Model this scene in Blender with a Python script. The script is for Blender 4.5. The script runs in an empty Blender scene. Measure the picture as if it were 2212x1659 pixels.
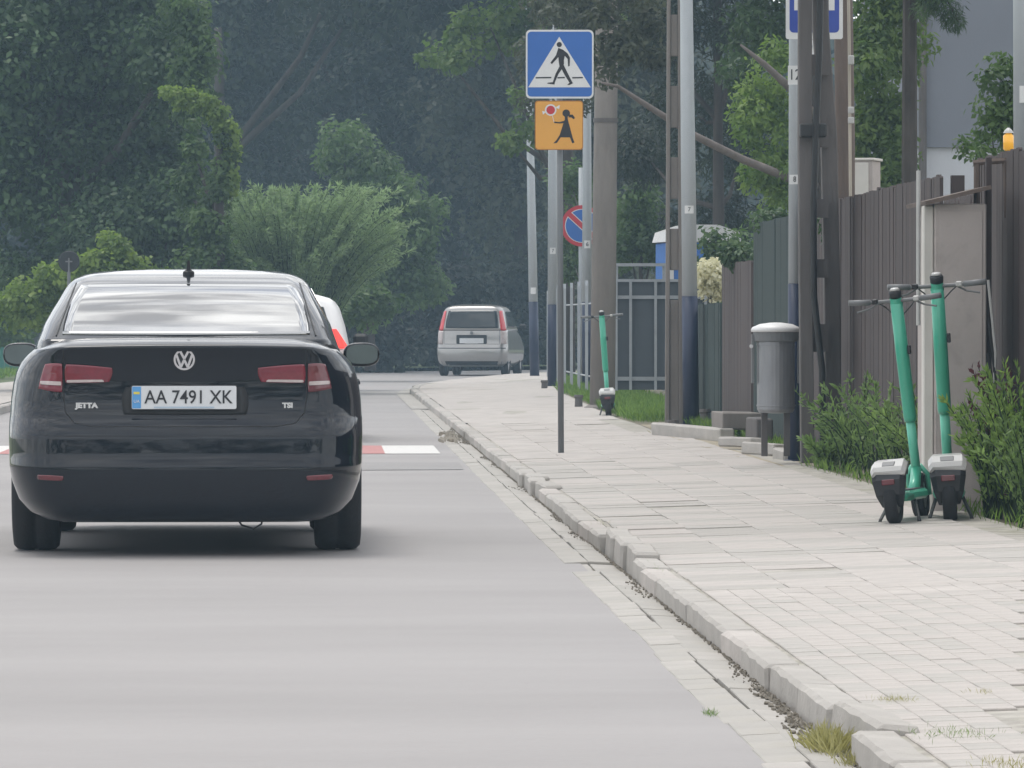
import bpy, bmesh, math, random
import numpy as np
from mathutils import Vector, Matrix, Euler
from mathutils.bvhtree import BVHTree
random.seed(7); RNG = np.random.default_rng(11)
S = bpy.context.scene
COL = S.collection
# ------------------------------------------------------------------ camera, light, exposure
CAMH = 1.17; FPX = 12289.0; PSI = math.atan(406.0/FPX); PITCH = math.atan(134.5/FPX)
cam_d = bpy.data.cameras.new('camera'); cam = bpy.data.objects.new('camera', cam_d); COL.objects.link(cam)
cam_d.lens = 200; cam_d.sensor_width = 36; cam_d.clip_start = 0.5; cam_d.clip_end = 4000
cam.location = (0, 0, CAMH); cam.rotation_euler = (math.pi/2-PITCH, 0, -PSI)
S.camera = cam
SUN_EL, SUN_AZ = math.radians(70), math.radians(-30)      # azimuth from +Y towards +X
W = bpy.data.worlds.new('World'); S.world = W; W.use_nodes = True
nt = W.node_tree; nt.nodes.clear()
o_ = nt.nodes.new('ShaderNodeOutputWorld'); bg = nt.nodes.new('ShaderNodeBackground'); bg.inputs[1].default_value = 0.13
sky = nt.nodes.new('ShaderNodeTexSky'); sky.sky_type = 'NISHITA'; sky.sun_disc = False
sky.sun_elevation = SUN_EL; sky.sun_rotation = SUN_AZ
tc = nt.nodes.new('ShaderNodeTexCoord'); nz = nt.nodes.new('ShaderNodeTexNoise')
nz.inputs['Scale'].default_value = 4.5; nz.inputs['Detail'].default_value = 9; nz.inputs['Roughness'].default_value = .6
mp = nt.nodes.new('ShaderNodeMapping'); mp.inputs['Scale'].default_value = (1, 1, 2.2)
nt.links.new(tc.outputs['Generated'], mp.inputs[0]); nt.links.new(mp.outputs[0], nz.inputs['Vector'])
rp = nt.nodes.new('ShaderNodeValToRGB'); rp.color_ramp.elements[0].position = .33; rp.color_ramp.elements[1].position = .6
rp.color_ramp.elements[0].color = (.45,)*3+(1,); rp.color_ramp.elements[1].color = (1,)*3+(1,)
nt.links.new(nz.outputs['Fac'], rp.inputs[0])
nz2 = nt.nodes.new('ShaderNodeTexNoise'); nz2.inputs['Scale'].default_value = 13; nz2.inputs['Detail'].default_value = 10; nz2.inputs['Roughness'].default_value = .6
nt.links.new(mp.outputs[0], nz2.inputs['Vector'])
cr = nt.nodes.new('ShaderNodeValToRGB'); cr.color_ramp.elements[0].position = .38; cr.color_ramp.elements[1].position = .62
cr.color_ramp.elements[0].color = (5.2, 5.2, 5.3, 1); cr.color_ramp.elements[1].color = (14.5, 14.4, 14.2, 1)
nt.links.new(nz2.outputs['Fac'], cr.inputs[0])
mx = nt.nodes.new('ShaderNodeMix'); mx.data_type = 'RGBA'
nt.links.new(rp.outputs[0], mx.inputs['Factor']); nt.links.new(sky.outputs[0], mx.inputs['A']); nt.links.new(cr.outputs[0], mx.inputs['B'])
nt.links.new(mx.outputs['Result'], bg.inputs[0]); nt.links.new(bg.outputs[0], o_.inputs[0])
sl = bpy.data.lights.new('sun', 'SUN'); sl.energy = 1.5; sl.angle = math.radians(24); sl.color = (1, .955, .89)
so = bpy.data.objects.new('sun', sl); COL.objects.link(so)
sd = Vector((math.sin(SUN_AZ)*math.cos(SUN_EL), math.cos(SUN_AZ)*math.cos(SUN_EL), math.sin(SUN_EL)))
so.rotation_euler = sd.to_track_quat('Z', 'Y').to_euler(); so.location = (-20, 20, 40)
vs = S.view_settings; vs.view_transform = 'Standard'; vs.look = 'None'; vs.gamma = 1; vs.use_curve_mapping = False
vs.exposure = 0.2
S.cycles.use_denoising = True
S.cycles.volume_bounces = 1; S.cycles.max_bounces = 8; S.cycles.transparent_max_bounces = 8
HAZE = 0.00095

# ------------------------------------------------------------------ placing helpers (2212 px wide view of the street -> metres)
def at(px, py, d):
    X = (px-1106)/FPX*d; z = CAMH+(695-py)/FPX*d
    return Vector((X*math.cos(PSI)+d*math.sin(PSI), -X*math.sin(PSI)+d*math.cos(PSI), z))
def gd(py, z=0.0): return FPX*(CAMH-z)/(py-695)
def SC(d): return FPX/d
def sw(u): return .08+.03*(u-1.52)
# ------------------------------------------------------------------ materials
def NN(nt, t, **k):
    n = nt.nodes.new(t)
    for a, b in k.items():
        if a in n.inputs: n.inputs[a].default_value = b
    return n
def mat(name, col, rough=.6, metal=0, var=.12, scale=6, bump=0, bscale=60, coat=0, spec=.5, stretch=None, col2=None, trans=0, emit=None, estr=0, dirt=None, coords='Object'):
    m = bpy.data.materials.new(name); m.use_nodes = True; t = m.node_tree; b = t.nodes['Principled BSDF']
    b.inputs['Roughness'].default_value = rough; b.inputs['Metallic'].default_value = metal
    b.inputs['Coat Weight'].default_value = coat; b.inputs['Coat Roughness'].default_value = .04
    b.inputs['Specular IOR Level'].default_value = spec
    tcn = t.nodes.new('ShaderNodeTexCoord'); src = tcn.outputs[coords]
    if coords == 'World':
        pass
    if stretch:
        mpn = t.nodes.new('ShaderNodeMapping'); mpn.inputs['Scale'].default_value = stretch
        t.links.new(src, mpn.inputs[0]); src = mpn.outputs[0]
    n = NN(t, 'ShaderNodeTexNoise', Scale=scale, Detail=7, Roughness=.62); t.links.new(src, n.inputs['Vector'])
    r = t.nodes.new('ShaderNodeValToRGB'); r.color_ramp.elements[0].position = .3; r.color_ramp.elements[1].position = .72
    a = col2 if col2 else tuple(c*(1-var) for c in col); c2 = col if col2 else tuple(min(1, c*(1+var)) for c in col)
    r.color_ramp.elements[0].color = (*a, 1); r.color_ramp.elements[1].color = (*c2, 1)
    t.links.new(n.outputs['Fac'], r.inputs[0]); out = r.outputs[0]
    if dirt:
        n3 = NN(t, 'ShaderNodeTexNoise', Scale=dirt[1], Detail=8, Roughness=.7); t.links.new(src, n3.inputs['Vector'])
        r3 = t.nodes.new('ShaderNodeValToRGB'); r3.color_ramp.elements[0].position = .52; r3.color_ramp.elements[1].position = .72
        r3.color_ramp.elements[0].color = (0, 0, 0, 1); r3.color_ramp.elements[1].color = (dirt[2],)*3+(1,)
        t.links.new(n3.outputs['Fac'], r3.inputs[0])
        mm = t.nodes.new('ShaderNodeMix'); mm.data_type = 'RGBA'; mm.inputs['B'].default_value = (*dirt[0], 1)
        t.links.new(r3.outputs[0], mm.inputs['Factor']); t.links.new(out, mm.inputs['A']); out = mm.outputs['Result']
    t.links.new(out, b.inputs['Base Color'])
    if bump:
        n2 = NN(t, 'ShaderNodeTexNoise', Scale=bscale, Detail=5); t.links.new(src, n2.inputs['Vector'])
        bp = NN(t, 'ShaderNodeBump', Strength=bump, Distance=.01); t.links.new(n2.outputs['Fac'], bp.inputs['Height']); t.links.new(bp.outputs[0], b.inputs['Normal'])
    if trans: b.inputs['Transmission Weight'].default_value = trans
    if emit: b.inputs['Emission Color'].default_value = (*emit, 1); b.inputs['Emission Strength'].default_value = estr
    return m
def leafmat(name, dark, light, tl=.35, rough=.5):
    m = bpy.data.materials.new(name); m.use_nodes = True; t = m.node_tree; b = t.nodes['Principled BSDF']
    at_ = t.nodes.new('ShaderNodeAttribute'); at_.attribute_name = 'tint'
    r = t.nodes.new('ShaderNodeValToRGB'); r.color_ramp.elements[0].color = (*dark, 1); r.color_ramp.elements[1].color = (*light, 1)
    t.links.new(at_.outputs['Fac'], r.inputs[0]); t.links.new(r.outputs[0], b.inputs['Base Color']); b.inputs['Roughness'].default_value = rough
    b.inputs['Specular IOR Level'].default_value = .3
    tr = t.nodes.new('ShaderNodeBsdfTranslucent'); hs = NN(t, 'ShaderNodeHueSaturation', Saturation=1.15, Value=1.3)
    t.links.new(r.outputs[0], hs.inputs['Color']); t.links.new(hs.outputs[0], tr.inputs[0])
    ms = t.nodes.new('ShaderNodeMixShader'); ms.inputs[0].default_value = tl
    t.links.new(b.outputs[0], ms.inputs[1]); t.links.new(tr.outputs[0], ms.inputs[2]); t.links.new(ms.outputs[0], t.nodes['Material Output'].inputs[0])
    return m
M = {}
M['asphalt'] = mat('asphalt', (.294, .28, .277), .72, var=.1, scale=.6, bump=.7, bscale=55, stretch=(.3, .8, 1), dirt=((.25, .238, .233), .55, .5))
M['concrete'] = mat('concrete', (0.395, 0.375, 0.35), .85, var=.16, scale=3.5, bump=.4, bscale=40, dirt=((.24, .23, .2), 2.2, .55))
M['concrete_b'] = mat('concrete_warm', (0.425, 0.395, 0.37), .85, var=.14, scale=4, bump=.4, bscale=45, dirt=((.3, .27, .24), 1.6, .5))
M['concrete_c'] = mat('concrete_grey', (0.372, 0.352, 0.328), .85, var=.14, scale=3, bump=.4, bscale=45, dirt=((.25, .24, .2), 2, .6))
M['gutter'] = mat('gutter_concrete', (0.365, 0.349, 0.324), .85, var=.15, scale=2.5, bump=.4, bscale=40, dirt=((.27, .25, .21), 1.5, .6))
M['soil'] = mat('soil', (.17, .15, .11), .95, var=.3, scale=7, bump=.6, bscale=30, dirt=((.1, .12, .05), 5, .7))
M['sand'] = mat('sandy_soil', (.33, .29, .22), .95, var=.2, scale=4, bump=.6, bscale=30)
M['land'] = mat('meadow', (.09, .12, .05), .95, var=.3, scale=.8, bump=.4, bscale=8)
M['joint'] = mat('joint_sand', (.36, .34, .305), .95, var=.3, scale=9, dirt=((.2, .21, .12), 3, .6))
M['white_line'] = mat('road_paint_white', (.6, .59, .57), .6, var=.06, scale=12, dirt=((.4, .4, .4), 9, .5))
M['red_line'] = mat('road_paint_red', (.42, .17, .16), .6, var=.1, scale=12, dirt=((.25, .2, .2), 9, .5))
M['paint_black'] = mat('black_car_paint', (.002, .005, .011), .25, coat=.85, var=.05, scale=2, spec=.1, dirt=((.004, .007, .012), 3, .35))
M['paint_black'].node_tree.nodes['Principled BSDF'].inputs['Coat IOR'].default_value = 1.5
M['paint_silver'] = mat('silver_car_paint', (.36, .35, .34), .32, metal=.7, coat=.8, var=.04)
M['paint_white'] = mat('white_car_paint', (.8, .8, .8), .3, coat=.7, var=.03)
M['glass'] = mat('dark_glass', (.012, .015, .018), .03, var=.1, coat=1, spec=1.0)
M['glass'].node_tree.nodes['Principled BSDF'].inputs['IOR'].default_value = 2.7
M['glass_b'] = mat('plain_dark_glass', (.012, .017, .02), .05, var=.1, spec=.5)
M['mirror'] = mat('mirror_glass', (.16, .19, .2), .12, metal=1, var=.1)
M['trim'] = mat('black_trim', (.013, .014, .016), .55, var=.15, scale=14)
M['rubber'] = mat('tyre_rubber', (.016, .016, .018), .8, var=.15, scale=20, bump=.3)
M['alloy'] = mat('alloy', (.45, .45, .47), .35, metal=.8, var=.08)
M['chrome'] = mat('chrome', (.75, .76, .78), .14, metal=1, var=.03)
M['lamp_red'] = mat('red_lens', (.18, .015, .03), .12, coat=.8, var=.2, scale=16)
M['lamp_red_b'] = mat('bright_red_lens', (.6, .03, .035), .15, coat=.6, var=.1)
M['lamp_dark'] = mat('smoked_red_lens', (.13, .02, .028), .12, coat=.8, var=.3, scale=14)
M['lamp_clear'] = mat('clear_lens', (.5, .43, .42), .12, coat=.8, var=.15, scale=18)
M['lamp_lit'] = mat('lit_red_lens', (.6, .03, .03), .2, emit=(1, .06, .04), estr=.9)
M['plate'] = mat('plate_white', (.66, .68, .7), .35, var=.04)
M['plate_blue'] = mat('plate_blue', (.1, .33, .66), .35, var=.04)
M['plate_yellow'] = mat('plate_yellow', (.7, .6, .1), .35)
M['ink'] = mat('black_print', (.02, .021, .026), .5)
M['sign_blue'] = mat('sign_blue', (.035, .14, .46), .35, var=.07, scale=3, dirt=((.1, .18, .4), 5, .25))
M['sign_blue_b'] = mat('sign_blue_deep', (.035, .07, .36), .35, var=.07)
M['sign_white'] = mat('sign_white', (.7, .71, .71), .4, var=.04, dirt=((.5, .5, .48), 7, .3))
M['sign_orange'] = mat('sign_amber', (.72, .36, .07), .4, var=.05, scale=3)
M['sign_red'] = mat('sign_red', (.5, .035, .05), .4, var=.06)
M['sign_back'] = mat('sign_steel', (.33, .35, .37), .45, metal=.4)
M['galv'] = mat('galvanised_steel', (.40, .43, .455), .5, metal=.15, var=.1, scale=8, stretch=(1, 1, .2), bump=.15, dirt=((.25, .26, .26), 4, .4))
M['post'] = mat('grey_post', (.17, .18, .19), .55, metal=.2, var=.12, scale=8, stretch=(1, 1, .2))
M['navy'] = mat('navy_band', (.012, .022, .06), .45, var=.2, scale=6, stretch=(1, 1, .3), dirt=((.06, .07, .09), 6, .4))
M['pole_conc'] = mat('pole_concrete', (.21, .19, .175), .9, var=.16, scale=5, bump=.4, bscale=30, stretch=(1, 1, .25), dirt=((.11, .1, .09), 3, .5))
M['pole_dark'] = mat('pole_concrete_dark', (.12, .11, .107), .9, var=.2, scale=5, bump=.4, bscale=30, stretch=(1, 1, .2), dirt=((.06, .055, .05), 3, .6))
M['cable'] = mat('black_cable', (.012, .012, .013), .5)
M['board'] = mat('brown_board', (.052, .039, .038), .8, var=.14, scale=5, bump=.3, bscale=25, stretch=(1, 1, .12), dirt=((.035, .03, .03), 3, .5))
M['board_b'] = mat('brown_board_faded', (.066, .05, .047), .8, var=.15, scale=5, bump=.3, bscale=25, stretch=(1, 1, .12))
M['green_metal'] = mat('dark_green_metal', (.010, .028, .026), .85, var=.25, scale=5, stretch=(1, 1, .3))
M['teal_metal'] = mat('teal_metal', (.03, .16, .13), .5, var=.15, scale=3)
M['grey_sheet'] = mat('grey_sheet', (.06, .07, .082), .7, var=.08, scale=3)
M['grey_bar'] = mat('grey_bar', (.3, .32, .34), .45, metal=.3)
M['render_grey'] = mat('wall_render_grey', (.185, .2, .235), .9, var=.05, scale=1.2, bump=.2)
M['render_light'] = mat('wall_render_light', (.5, .52, .56), .9, var=.05, scale=1.5, bump=.2)
M['beige'] = mat('beige_panel', (.43, .385, .365), .8, var=.08, scale=3, bump=.2, dirt=((.18, .16, .15), 4, .4))
M['cream'] = mat('cream_panel', (.62, .6, .56), .7, var=.06, scale=3)
M['wood'] = mat('old_wood', (.13, .1, .085), .85, var=.3, scale=6, stretch=(1, 1, .2), bump=.4)
M['wood_l'] = mat('pale_wood', (.42, .38, .32), .8, var=.2, scale=6, stretch=(1, 1, .15))
M['bark'] = mat('bark', (.055, .047, .042), .95, var=.4, scale=7, stretch=(1, 1, .3), bump=.8, bscale=20)
M['bark_l'] = mat('dead_bark', (.15, .13, .12), .9, var=.3, scale=8, bump=.6, bscale=20)
M['scoot'] = mat('scooter_green', (.06, .42, .28), .35, coat=.4, var=.06, scale=6, dirt=((.06, .28, .19), 6, .4))
M['scoot_l'] = mat('scooter_green_light', (.12, .52, .37), .4, coat=.3, var=.06)
M['blackp'] = mat('black_plastic', (.018, .019, .022), .5, var=.2, scale=12, bump=.2)
M['greyp'] = mat('grey_plastic', (.16, .165, .17), .5, var=.1)
M['whitep'] = mat('pale_plastic', (.46, .46, .45), .35, coat=.3, var=.08, dirt=((.35, .34, .32), 9, .5))
M['bin'] = mat('bin_zinc', (.27, .275, .29), .42, metal=.5, var=.2, scale=7, stretch=(1, 1, .25), dirt=((.3, .3, .3), 7, .5))
M['lid'] = mat('bin_lid', (.66, .66, .66), .4, var=.06)
M['toilet'] = mat('blue_cabin', (.04, .16, .5), .5, var=.08)
M['amber_glass'] = mat('amber_glass', (.75, .38, .03), .25, coat=.5, emit=(1, .5, .05), estr=.25)
M['leaf_dark'] = leafmat('leaf_dark', (.02, .038, .018), (.085, .145, .06), .3)
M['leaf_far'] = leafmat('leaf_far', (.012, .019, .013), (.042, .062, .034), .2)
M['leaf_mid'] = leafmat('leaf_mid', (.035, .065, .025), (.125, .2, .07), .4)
M['leaf_shade'] = leafmat('leaf_shade', (.006, .009, .006), (.02, .03, .016), .15)  # leaf colour darkened to carry the shade of the hollow
M['leaf_weed'] = leafmat('leaf_weed', (.09, .15, .055), (.25, .36, .13), .45)
M['leaf_warm'] = leafmat('leaf_warm', (.045, .052, .035), (.10, .115, .07), .3)
M['leaf_light'] = leafmat('leaf_light', (.06, .11, .03), (.16, .23, .07), .45)
M['leaf_bright'] = leafmat('leaf_bright', (.08, .15, .035), (.24, .33, .10), .5)
M['leaf_willow'] = leafmat('leaf_willow', (.14, .2, .10), (.34, .45, .24), .5)
M['leaf_vine'] = leafmat('leaf_vine', (.09, .15, .035), (.25, .34, .09), .5)
M['leaf_weed2'] = leafmat('leaf_weed_fresh', (.12, .2, .055), (.3, .42, .13), .5)
M['leaf_grass'] = leafmat('leaf_grass', (.07, .14, .03), (.2, .3, .08), .45)
M['leaf_dry'] = leafmat('leaf_dry', (.26, .25, .1), (.42, .4, .2), .4)
M['leaf_red'] = leafmat('leaf_red', (.06, .025, .03), (.14, .05, .055), .35)
M['petal'] = leafmat('petal_cream', (.5, .48, .3), (.75, .74, .6), .4)
# ------------------------------------------------------------------ mesh helpers
def tag(o, label=None, cat=None, group=None, kind=None):
    if label: o['label'] = label
    if cat: o['category'] = cat
    if group: o['group'] = group
    if kind: o['kind'] = kind
    return o
def empty(name, loc=(0, 0, 0), rz=0, label=None, cat=None, group=None):
    o = bpy.data.objects.new(name, None); COL.objects.link(o); o.location = loc; o.rotation_euler = (0, 0, rz); o.empty_display_size = .2
    return tag(o, label, cat, group)
def link(name, me, m=None, parent=None, loc=None, rot=None, smooth=False):
    if m is not None and not len(me.materials): me.materials.append(M[m] if isinstance(m, str) else m)
    o = bpy.data.objects.new(name, me); COL.objects.link(o)
    if parent: o.parent = parent
    if loc is not None: o.location = loc
    if rot is not None: o.rotation_euler = rot
    if smooth: me.polygons.foreach_set('use_smooth', [True]*len(me.polygons))
    return o
def obj(name, bm, m, parent=None, loc=None, rot=None, smooth=False):
    me = bpy.data.meshes.new(name); bm.normal_update(); bm.to_mesh(me); bm.free()
    return link(name, me, m, parent, loc, rot, smooth)
def BM(): return bmesh.new()
def box(bm, c, s, rz=0, bev=0, rot=None):
    r = bmesh.ops.create_cube(bm, size=1); vs_ = r['verts']
    bmesh.ops.scale(bm, vec=s, verts=vs_)
    if bev:
        es = list({e for v in vs_ for e in v.link_edges}); rr = bmesh.ops.bevel(bm, geom=es, offset=bev, segments=1, affect='EDGES'); vs_ = list({v for f in rr['faces'] for v in f.verts} | {v for v in vs_ if v.is_valid})
    R = rot.to_matrix() if rot else Matrix.Rotation(rz, 3, 'Z')
    bmesh.ops.rotate(bm, matrix=R, cent=(0, 0, 0), verts=vs_); bmesh.ops.translate(bm, vec=c, verts=vs_)
    return bm
def tube(bm, pts, rad, n=10, cap=True, sq=False):
    pts = [Vector(p) for p in pts]; rad = rad if isinstance(rad, (list, tuple)) else [rad]*len(pts)
    rings = []; prev = None
    for i, p in enumerate(pts):
        t = (pts[min(i+1, len(pts)-1)]-pts[max(i-1, 0)]).normalized()
        a = prev if prev is not None else (Vector((1, 0, 0)) if abs(t.x) < .8 else Vector((0, 1, 0)))
        s = (a-t*a.dot(t)).normalized(); b = t.cross(s); prev = s
        rings.append([bm.verts.new(p+(s*math.cos(k*2*math.pi/n)+b*math.sin(k*2*math.pi/n))*rad[i]) for k in range(n)])
    for i in range(len(rings)-1):
        for k in range(n): bm.faces.new((rings[i][k], rings[i][(k+1) % n], rings[i+1][(k+1) % n], rings[i+1][k]))
    if cap:
        bm.faces.new(rings[0][::-1]); bm.faces.new(rings[-1])
    return bm
def lathe(bm, prof, n=28, c=(0, 0, 0), axis='Z', closed=False):
    rings = []
    for r, h in prof:
        ring = []
        for k in range(n):
            a = 2*math.pi*k/n
            p = (r*math.cos(a), r*math.sin(a), h) if axis == 'Z' else ((h, r*math.cos(a), r*math.sin(a)) if axis == 'X' else (r*math.cos(a), h, r*math.sin(a)))
            ring.append(bm.verts.new((p[0]+c[0], p[1]+c[1], p[2]+c[2])))
        rings.append(ring)
    m = len(rings)
    for i in range(m if closed else m-1):
        for k in range(n): bm.faces.new((rings[i][k], rings[i][(k+1) % n], rings[(i+1) % m][(k+1) % n], rings[(i+1) % m][k]))
    if not closed:
        bm.faces.new(rings[0]); bm.faces.new(rings[-1][::-1])
    bmesh.ops.recalc_face_normals(bm, faces=bm.faces)
    return bm
def prism(bm, poly, y0, y1):
    """poly in (x,z), extruded along y"""
    a = [bm.verts.new((p[0], y0, p[1])) for p in poly]; b = [bm.verts.new((p[0], y1, p[1])) for p in poly]
    bm.faces.new(a); bm.faces.new(b[::-1]); n = len(poly)
    for i in range(n): bm.faces.new((a[(i+1) % n], a[i], b[i], b[(i+1) % n]))
    bmesh.ops.recalc_face_normals(bm, faces=bm.faces)
    return bm
def disc(cx, cz, r, n=28, rz=None): return [(cx+r*math.cos(2*math.pi*k/n), cz+(rz or r)*math.sin(2*math.pi*k/n)) for k in range(n)]
def rrect(w, h, r, cx=0, cz=0, n=5):
    out = []
    for sx, sz, a0 in ((1, 1, 0), (-1, 1, 90), (-1, -1, 180), (1, -1, 270)):
        for k in range(n+1):
            a = math.radians(a0+90*k/n); out.append((cx+sx*(w/2-r)+r*math.cos(a), cz+sz*(h/2-r)+r*math.sin(a)))
    return out
def stroke(p, q, w0, w1=None):
    w1 = w1 or w0; d = Vector((q[0]-p[0], q[1]-p[1])); d.normalize(); s = (-d[1], d[0])
    return [(p[0]+s[0]*w0/2, p[1]+s[1]*w0/2), (p[0]-s[0]*w0/2, p[1]-s[1]*w0/2), (q[0]-s[0]*w1/2, q[1]-s[1]*w1/2), (q[0]+s[0]*w1/2, q[1]+s[1]*w1/2)]
def text(name, body, size, m, parent, loc, rot=(math.pi/2, 0, 0), sx=1, ext=.001, bold=0):
    cu = bpy.data.curves.new('t', 'FONT'); cu.body = body; cu.size = size; cu.extrude = ext; cu.align_x = 'CENTER'; cu.align_y = 'CENTER'; cu.offset = bold; cu.resolution_u = 3
    t = bpy.data.objects.new('t', cu); COL.objects.link(t)
    bpy.context.view_layer.update()
    me = bpy.data.meshes.new_from_object(t.evaluated_get(bpy.context.evaluated_depsgraph_get())); bpy.data.objects.remove(t)
    me.materials.clear(); o = link(name, me, m, parent, loc, rot); o.scale = (sx, 1, 1); return o
def kids(o): return [c for c in bpy.data.objects if c.parent == o]
def copy_tree(o, parent=None, loc=None):
    c = o.copy(); COL.objects.link(c); c.parent = parent
    for ch in kids(o): copy_tree(ch, c)
    return c
def grid_sheet(name, poly, z, m, parent=None, kind='structure'):
    bm = BM(); bm.faces.new([bm.verts.new((p[0], p[1], z(p[0]) if callable(z) else z)) for p in poly])
    if bm.faces: bm.faces.ensure_lookup_table()
    bm.normal_update()
    if bm.faces[0].normal.z < 0: bmesh.ops.reverse_faces(bm, faces=bm.faces)
    bmesh.ops.triangulate(bm, faces=bm.faces[:])
    o = obj(name, bm, m, parent)
    if kind: o['kind'] = kind
    return o
# ------------------------------------------------------------------ foliage
def leaf_mesh(name, P, T, size, aspect, tint, fold=.25, curl=0, N=None):
    """P centres, T directions (unit), one folded pointed leaf each (4 triangles as 2 quads folded along the midrib)"""
    n = len(P); up = RNG.normal(size=(n, 3)) if N is None else N+RNG.normal(size=(n, 3))*.45; s = np.cross(T, up); s /= np.linalg.norm(s, axis=1, keepdims=True)+1e-9
    nn = np.cross(s, T); L = (size*(.7+.6*RNG.random(n)))[:, None] if np.isscalar(size) else size[:, None]
    a = P; b = P+T*L; c = P+T*L*.45
    l = c+s*L*aspect*.5+nn*L*fold*aspect*.5; r = c-s*L*aspect*.5+nn*L*fold*aspect*.5
    b = b - np.array([0, 0, 1.])*L*curl
    V = np.stack([a, l, b, r], 1).reshape(-1, 3)
    me = bpy.data.meshes.new(name); me.vertices.add(4*n); me.vertices.foreach_set('co', V.astype(np.float32).ravel())
    me.loops.add(6*n); me.polygons.add(2*n)
    base = np.arange(n)[:, None]*4; idx = (base+np.array([[0, 1, 2, 0, 2, 3]])).ravel()
    me.loops.foreach_set('vertex_index', idx.astype(np.int32)); me.polygons.foreach_set('loop_start', (np.arange(2*n)*3).astype(np.int32))
    me.update(calc_edges=True)
    at_ = me.attributes.new('tint', 'FLOAT', 'FACE'); at_.data.foreach_set('value', np.repeat(np.clip(tint, 0, 1), 2).astype(np.float32))
    return me
def unit(a): return a/(np.linalg.norm(a, axis=1, keepdims=True)+1e-9)
NRM = []
def clumps(centres, radii, per, droop=.3, shell=.55, leafdir=.7):
    """scatter leaf positions in many puffs"""
    Ps, Ts, Ti, Ns = [], [], [], []
    for (c, r) in zip(centres, radii):
        n = int(per*(RNG.random()*.5+.75)); d = unit(RNG.normal(size=(n, 3))); rr = shell+(1-shell)*RNG.random(n)**.5
        rr = np.where(RNG.random(n) < .1, rr*1.35, rr)
        p = np.array(c)+d*rr[:, None]*np.array(r); nv = unit(d+np.array([0, 0, .35])); t = RNG.normal(size=(n, 3))-np.array([0, 0, droop*1.5]); t = unit(t-nv*(t*nv).sum(1, keepdims=True)*.8+d*leafdir*.35); Ns.append(nv)
        Ps.append(p); Ts.append(t); Ti.append(np.full(n, RNG.random()*.68)+RNG.random(n)*.32)
    NRM.clear(); NRM.append(np.concatenate(Ns))
    return np.concatenate(Ps), np.concatenate(Ts), np.concatenate(Ti)
def blob_crown(blobs, nclump, rc, per, squash=.8):
    """blobs: list of (centre, (rx,ry,rz)) -> clump centres spread through them"""
    C, R = [], []
    vol = np.array([b[1][0]*b[1][1]*b[1][2] for b in blobs])**.7; vol /= vol.sum()
    for (c, r), w in zip(blobs, vol):
        n = max(3, int(nclump*w)); d = unit(RNG.normal(size=(n, 3))); q = RNG.random(n)**.45
        for k in range(n):
            C.append(np.array(c)+d[k]*q[k]*np.array(r)); s = rc*(.6+.8*RNG.random()); R.append((s, s, s*squash))
    return C, R
def tree(name, label, cat, base, trunk_r, top, blobs, nclump, rc, per, leaf, asp, lm, bark='bark', limbs=None, group=None, droop=.3, trunk=True, leafdir=.7):
    root = empty(name, base, 0, label, cat, group); base = Vector(base)
    if trunk:
        bm = BM(); top = Vector(top)-base
        pts = [Vector((0, 0, -.1))]+[top*(k/5)+Vector((RNG.normal()*.05, RNG.normal()*.05, 0))*top.length*.12*(k/5) for k in range(1, 6)]
        tube(bm, pts, [trunk_r*(1-.65*k/5) for k in range(6)], 10)
        obj('trunk', bm, bark, root, smooth=True)
        for (c, r) in blobs[:7]:
            bm = BM(); q = Vector(c)-base; s = pts[3] if q.z > pts[3].z else pts[2]
            mid = (s+q)/2+Vector((0, 0, -.1*(q-s).length)); tube(bm, [s, mid, q], [trunk_r*.42, trunk_r*.28, trunk_r*.1], 7)
            obj('limb', bm, bark, root, smooth=True)
    C, R = blob_crown(blobs, nclump, rc, per); P, T, Ti = clumps(C, R, per, droop, leafdir=leafdir)
    P = P-np.array(base)
    me = leaf_mesh('crown', P, T, leaf, asp, Ti, N=NRM[0]); link('crown', me, lm, root)
    return root
def B(px, py, rx, ry, d, ry_m=None):
    """a blob given by its place and size in the view"""
    c = at(px, py, d); s = d/FPX; return (tuple(c), (rx*s, ry_m if ry_m else rx*s, ry*s))
def stems(name, label, cat, base, nst, h, spread, per, leaf, asp, lm, parent=None, lean=(0, 0), arch=.35, group=None, up=.6, stemr=.006, sx=1.0):
    """a plant of arching stems with leaves along them"""
    root = empty(name, base, 0, label, cat, group) if parent is None else parent
    Ps, Ts, Ti = [], [], []; bm = BM()
    for k in range(nst):
        a = RNG.random()*2*math.pi; hh = h*(.55+.45*RNG.random()); sp = spread*(RNG.random()**.6)
        p0 = np.array([math.cos(a)*sp*.35*sx, math.sin(a)*sp*.35, 0]); dr = np.array([math.cos(a)*sp*sx+lean[0]*hh, math.sin(a)*sp+lean[1]*hh, 0])
        ts = np.linspace(0, 1, 7); pts = [p0+dr*t**1.7+np.array([0, 0, hh*(t-arch*.5*t**3)]) for t in ts]
        tube(bm, pts, [stemr*(1-.8*t)+.0008 for t in ts], 4, cap=False)
        n = int(per*(.6+.8*RNG.random())); t = .12+.88*RNG.random(n)**.8; p = p0+dr*(t**1.7)[:, None]+np.array([0, 0, hh])*(t-arch*.5*t**3)[:, None]
        tg = unit(dr*(1.7*t**.7)[:, None]+np.array([0, 0, hh])*(1-arch*1.5*t**2)[:, None]); d = unit(tg*up+RNG.normal(size=(n, 3))*.5)
        Ps.append(p); Ts.append(d); Ti.append(np.full(n, RNG.random()*.5)+.5*RNG.random(n))
    obj('stem', bm, 'leaf_mid' if lm != 'leaf_red' else 'bark', root)
    me = leaf_mesh('foliage', np.concatenate(Ps), np.concatenate(Ts), leaf, asp, np.concatenate(Ti)); link('foliage', me, lm, root)
    return root
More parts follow.
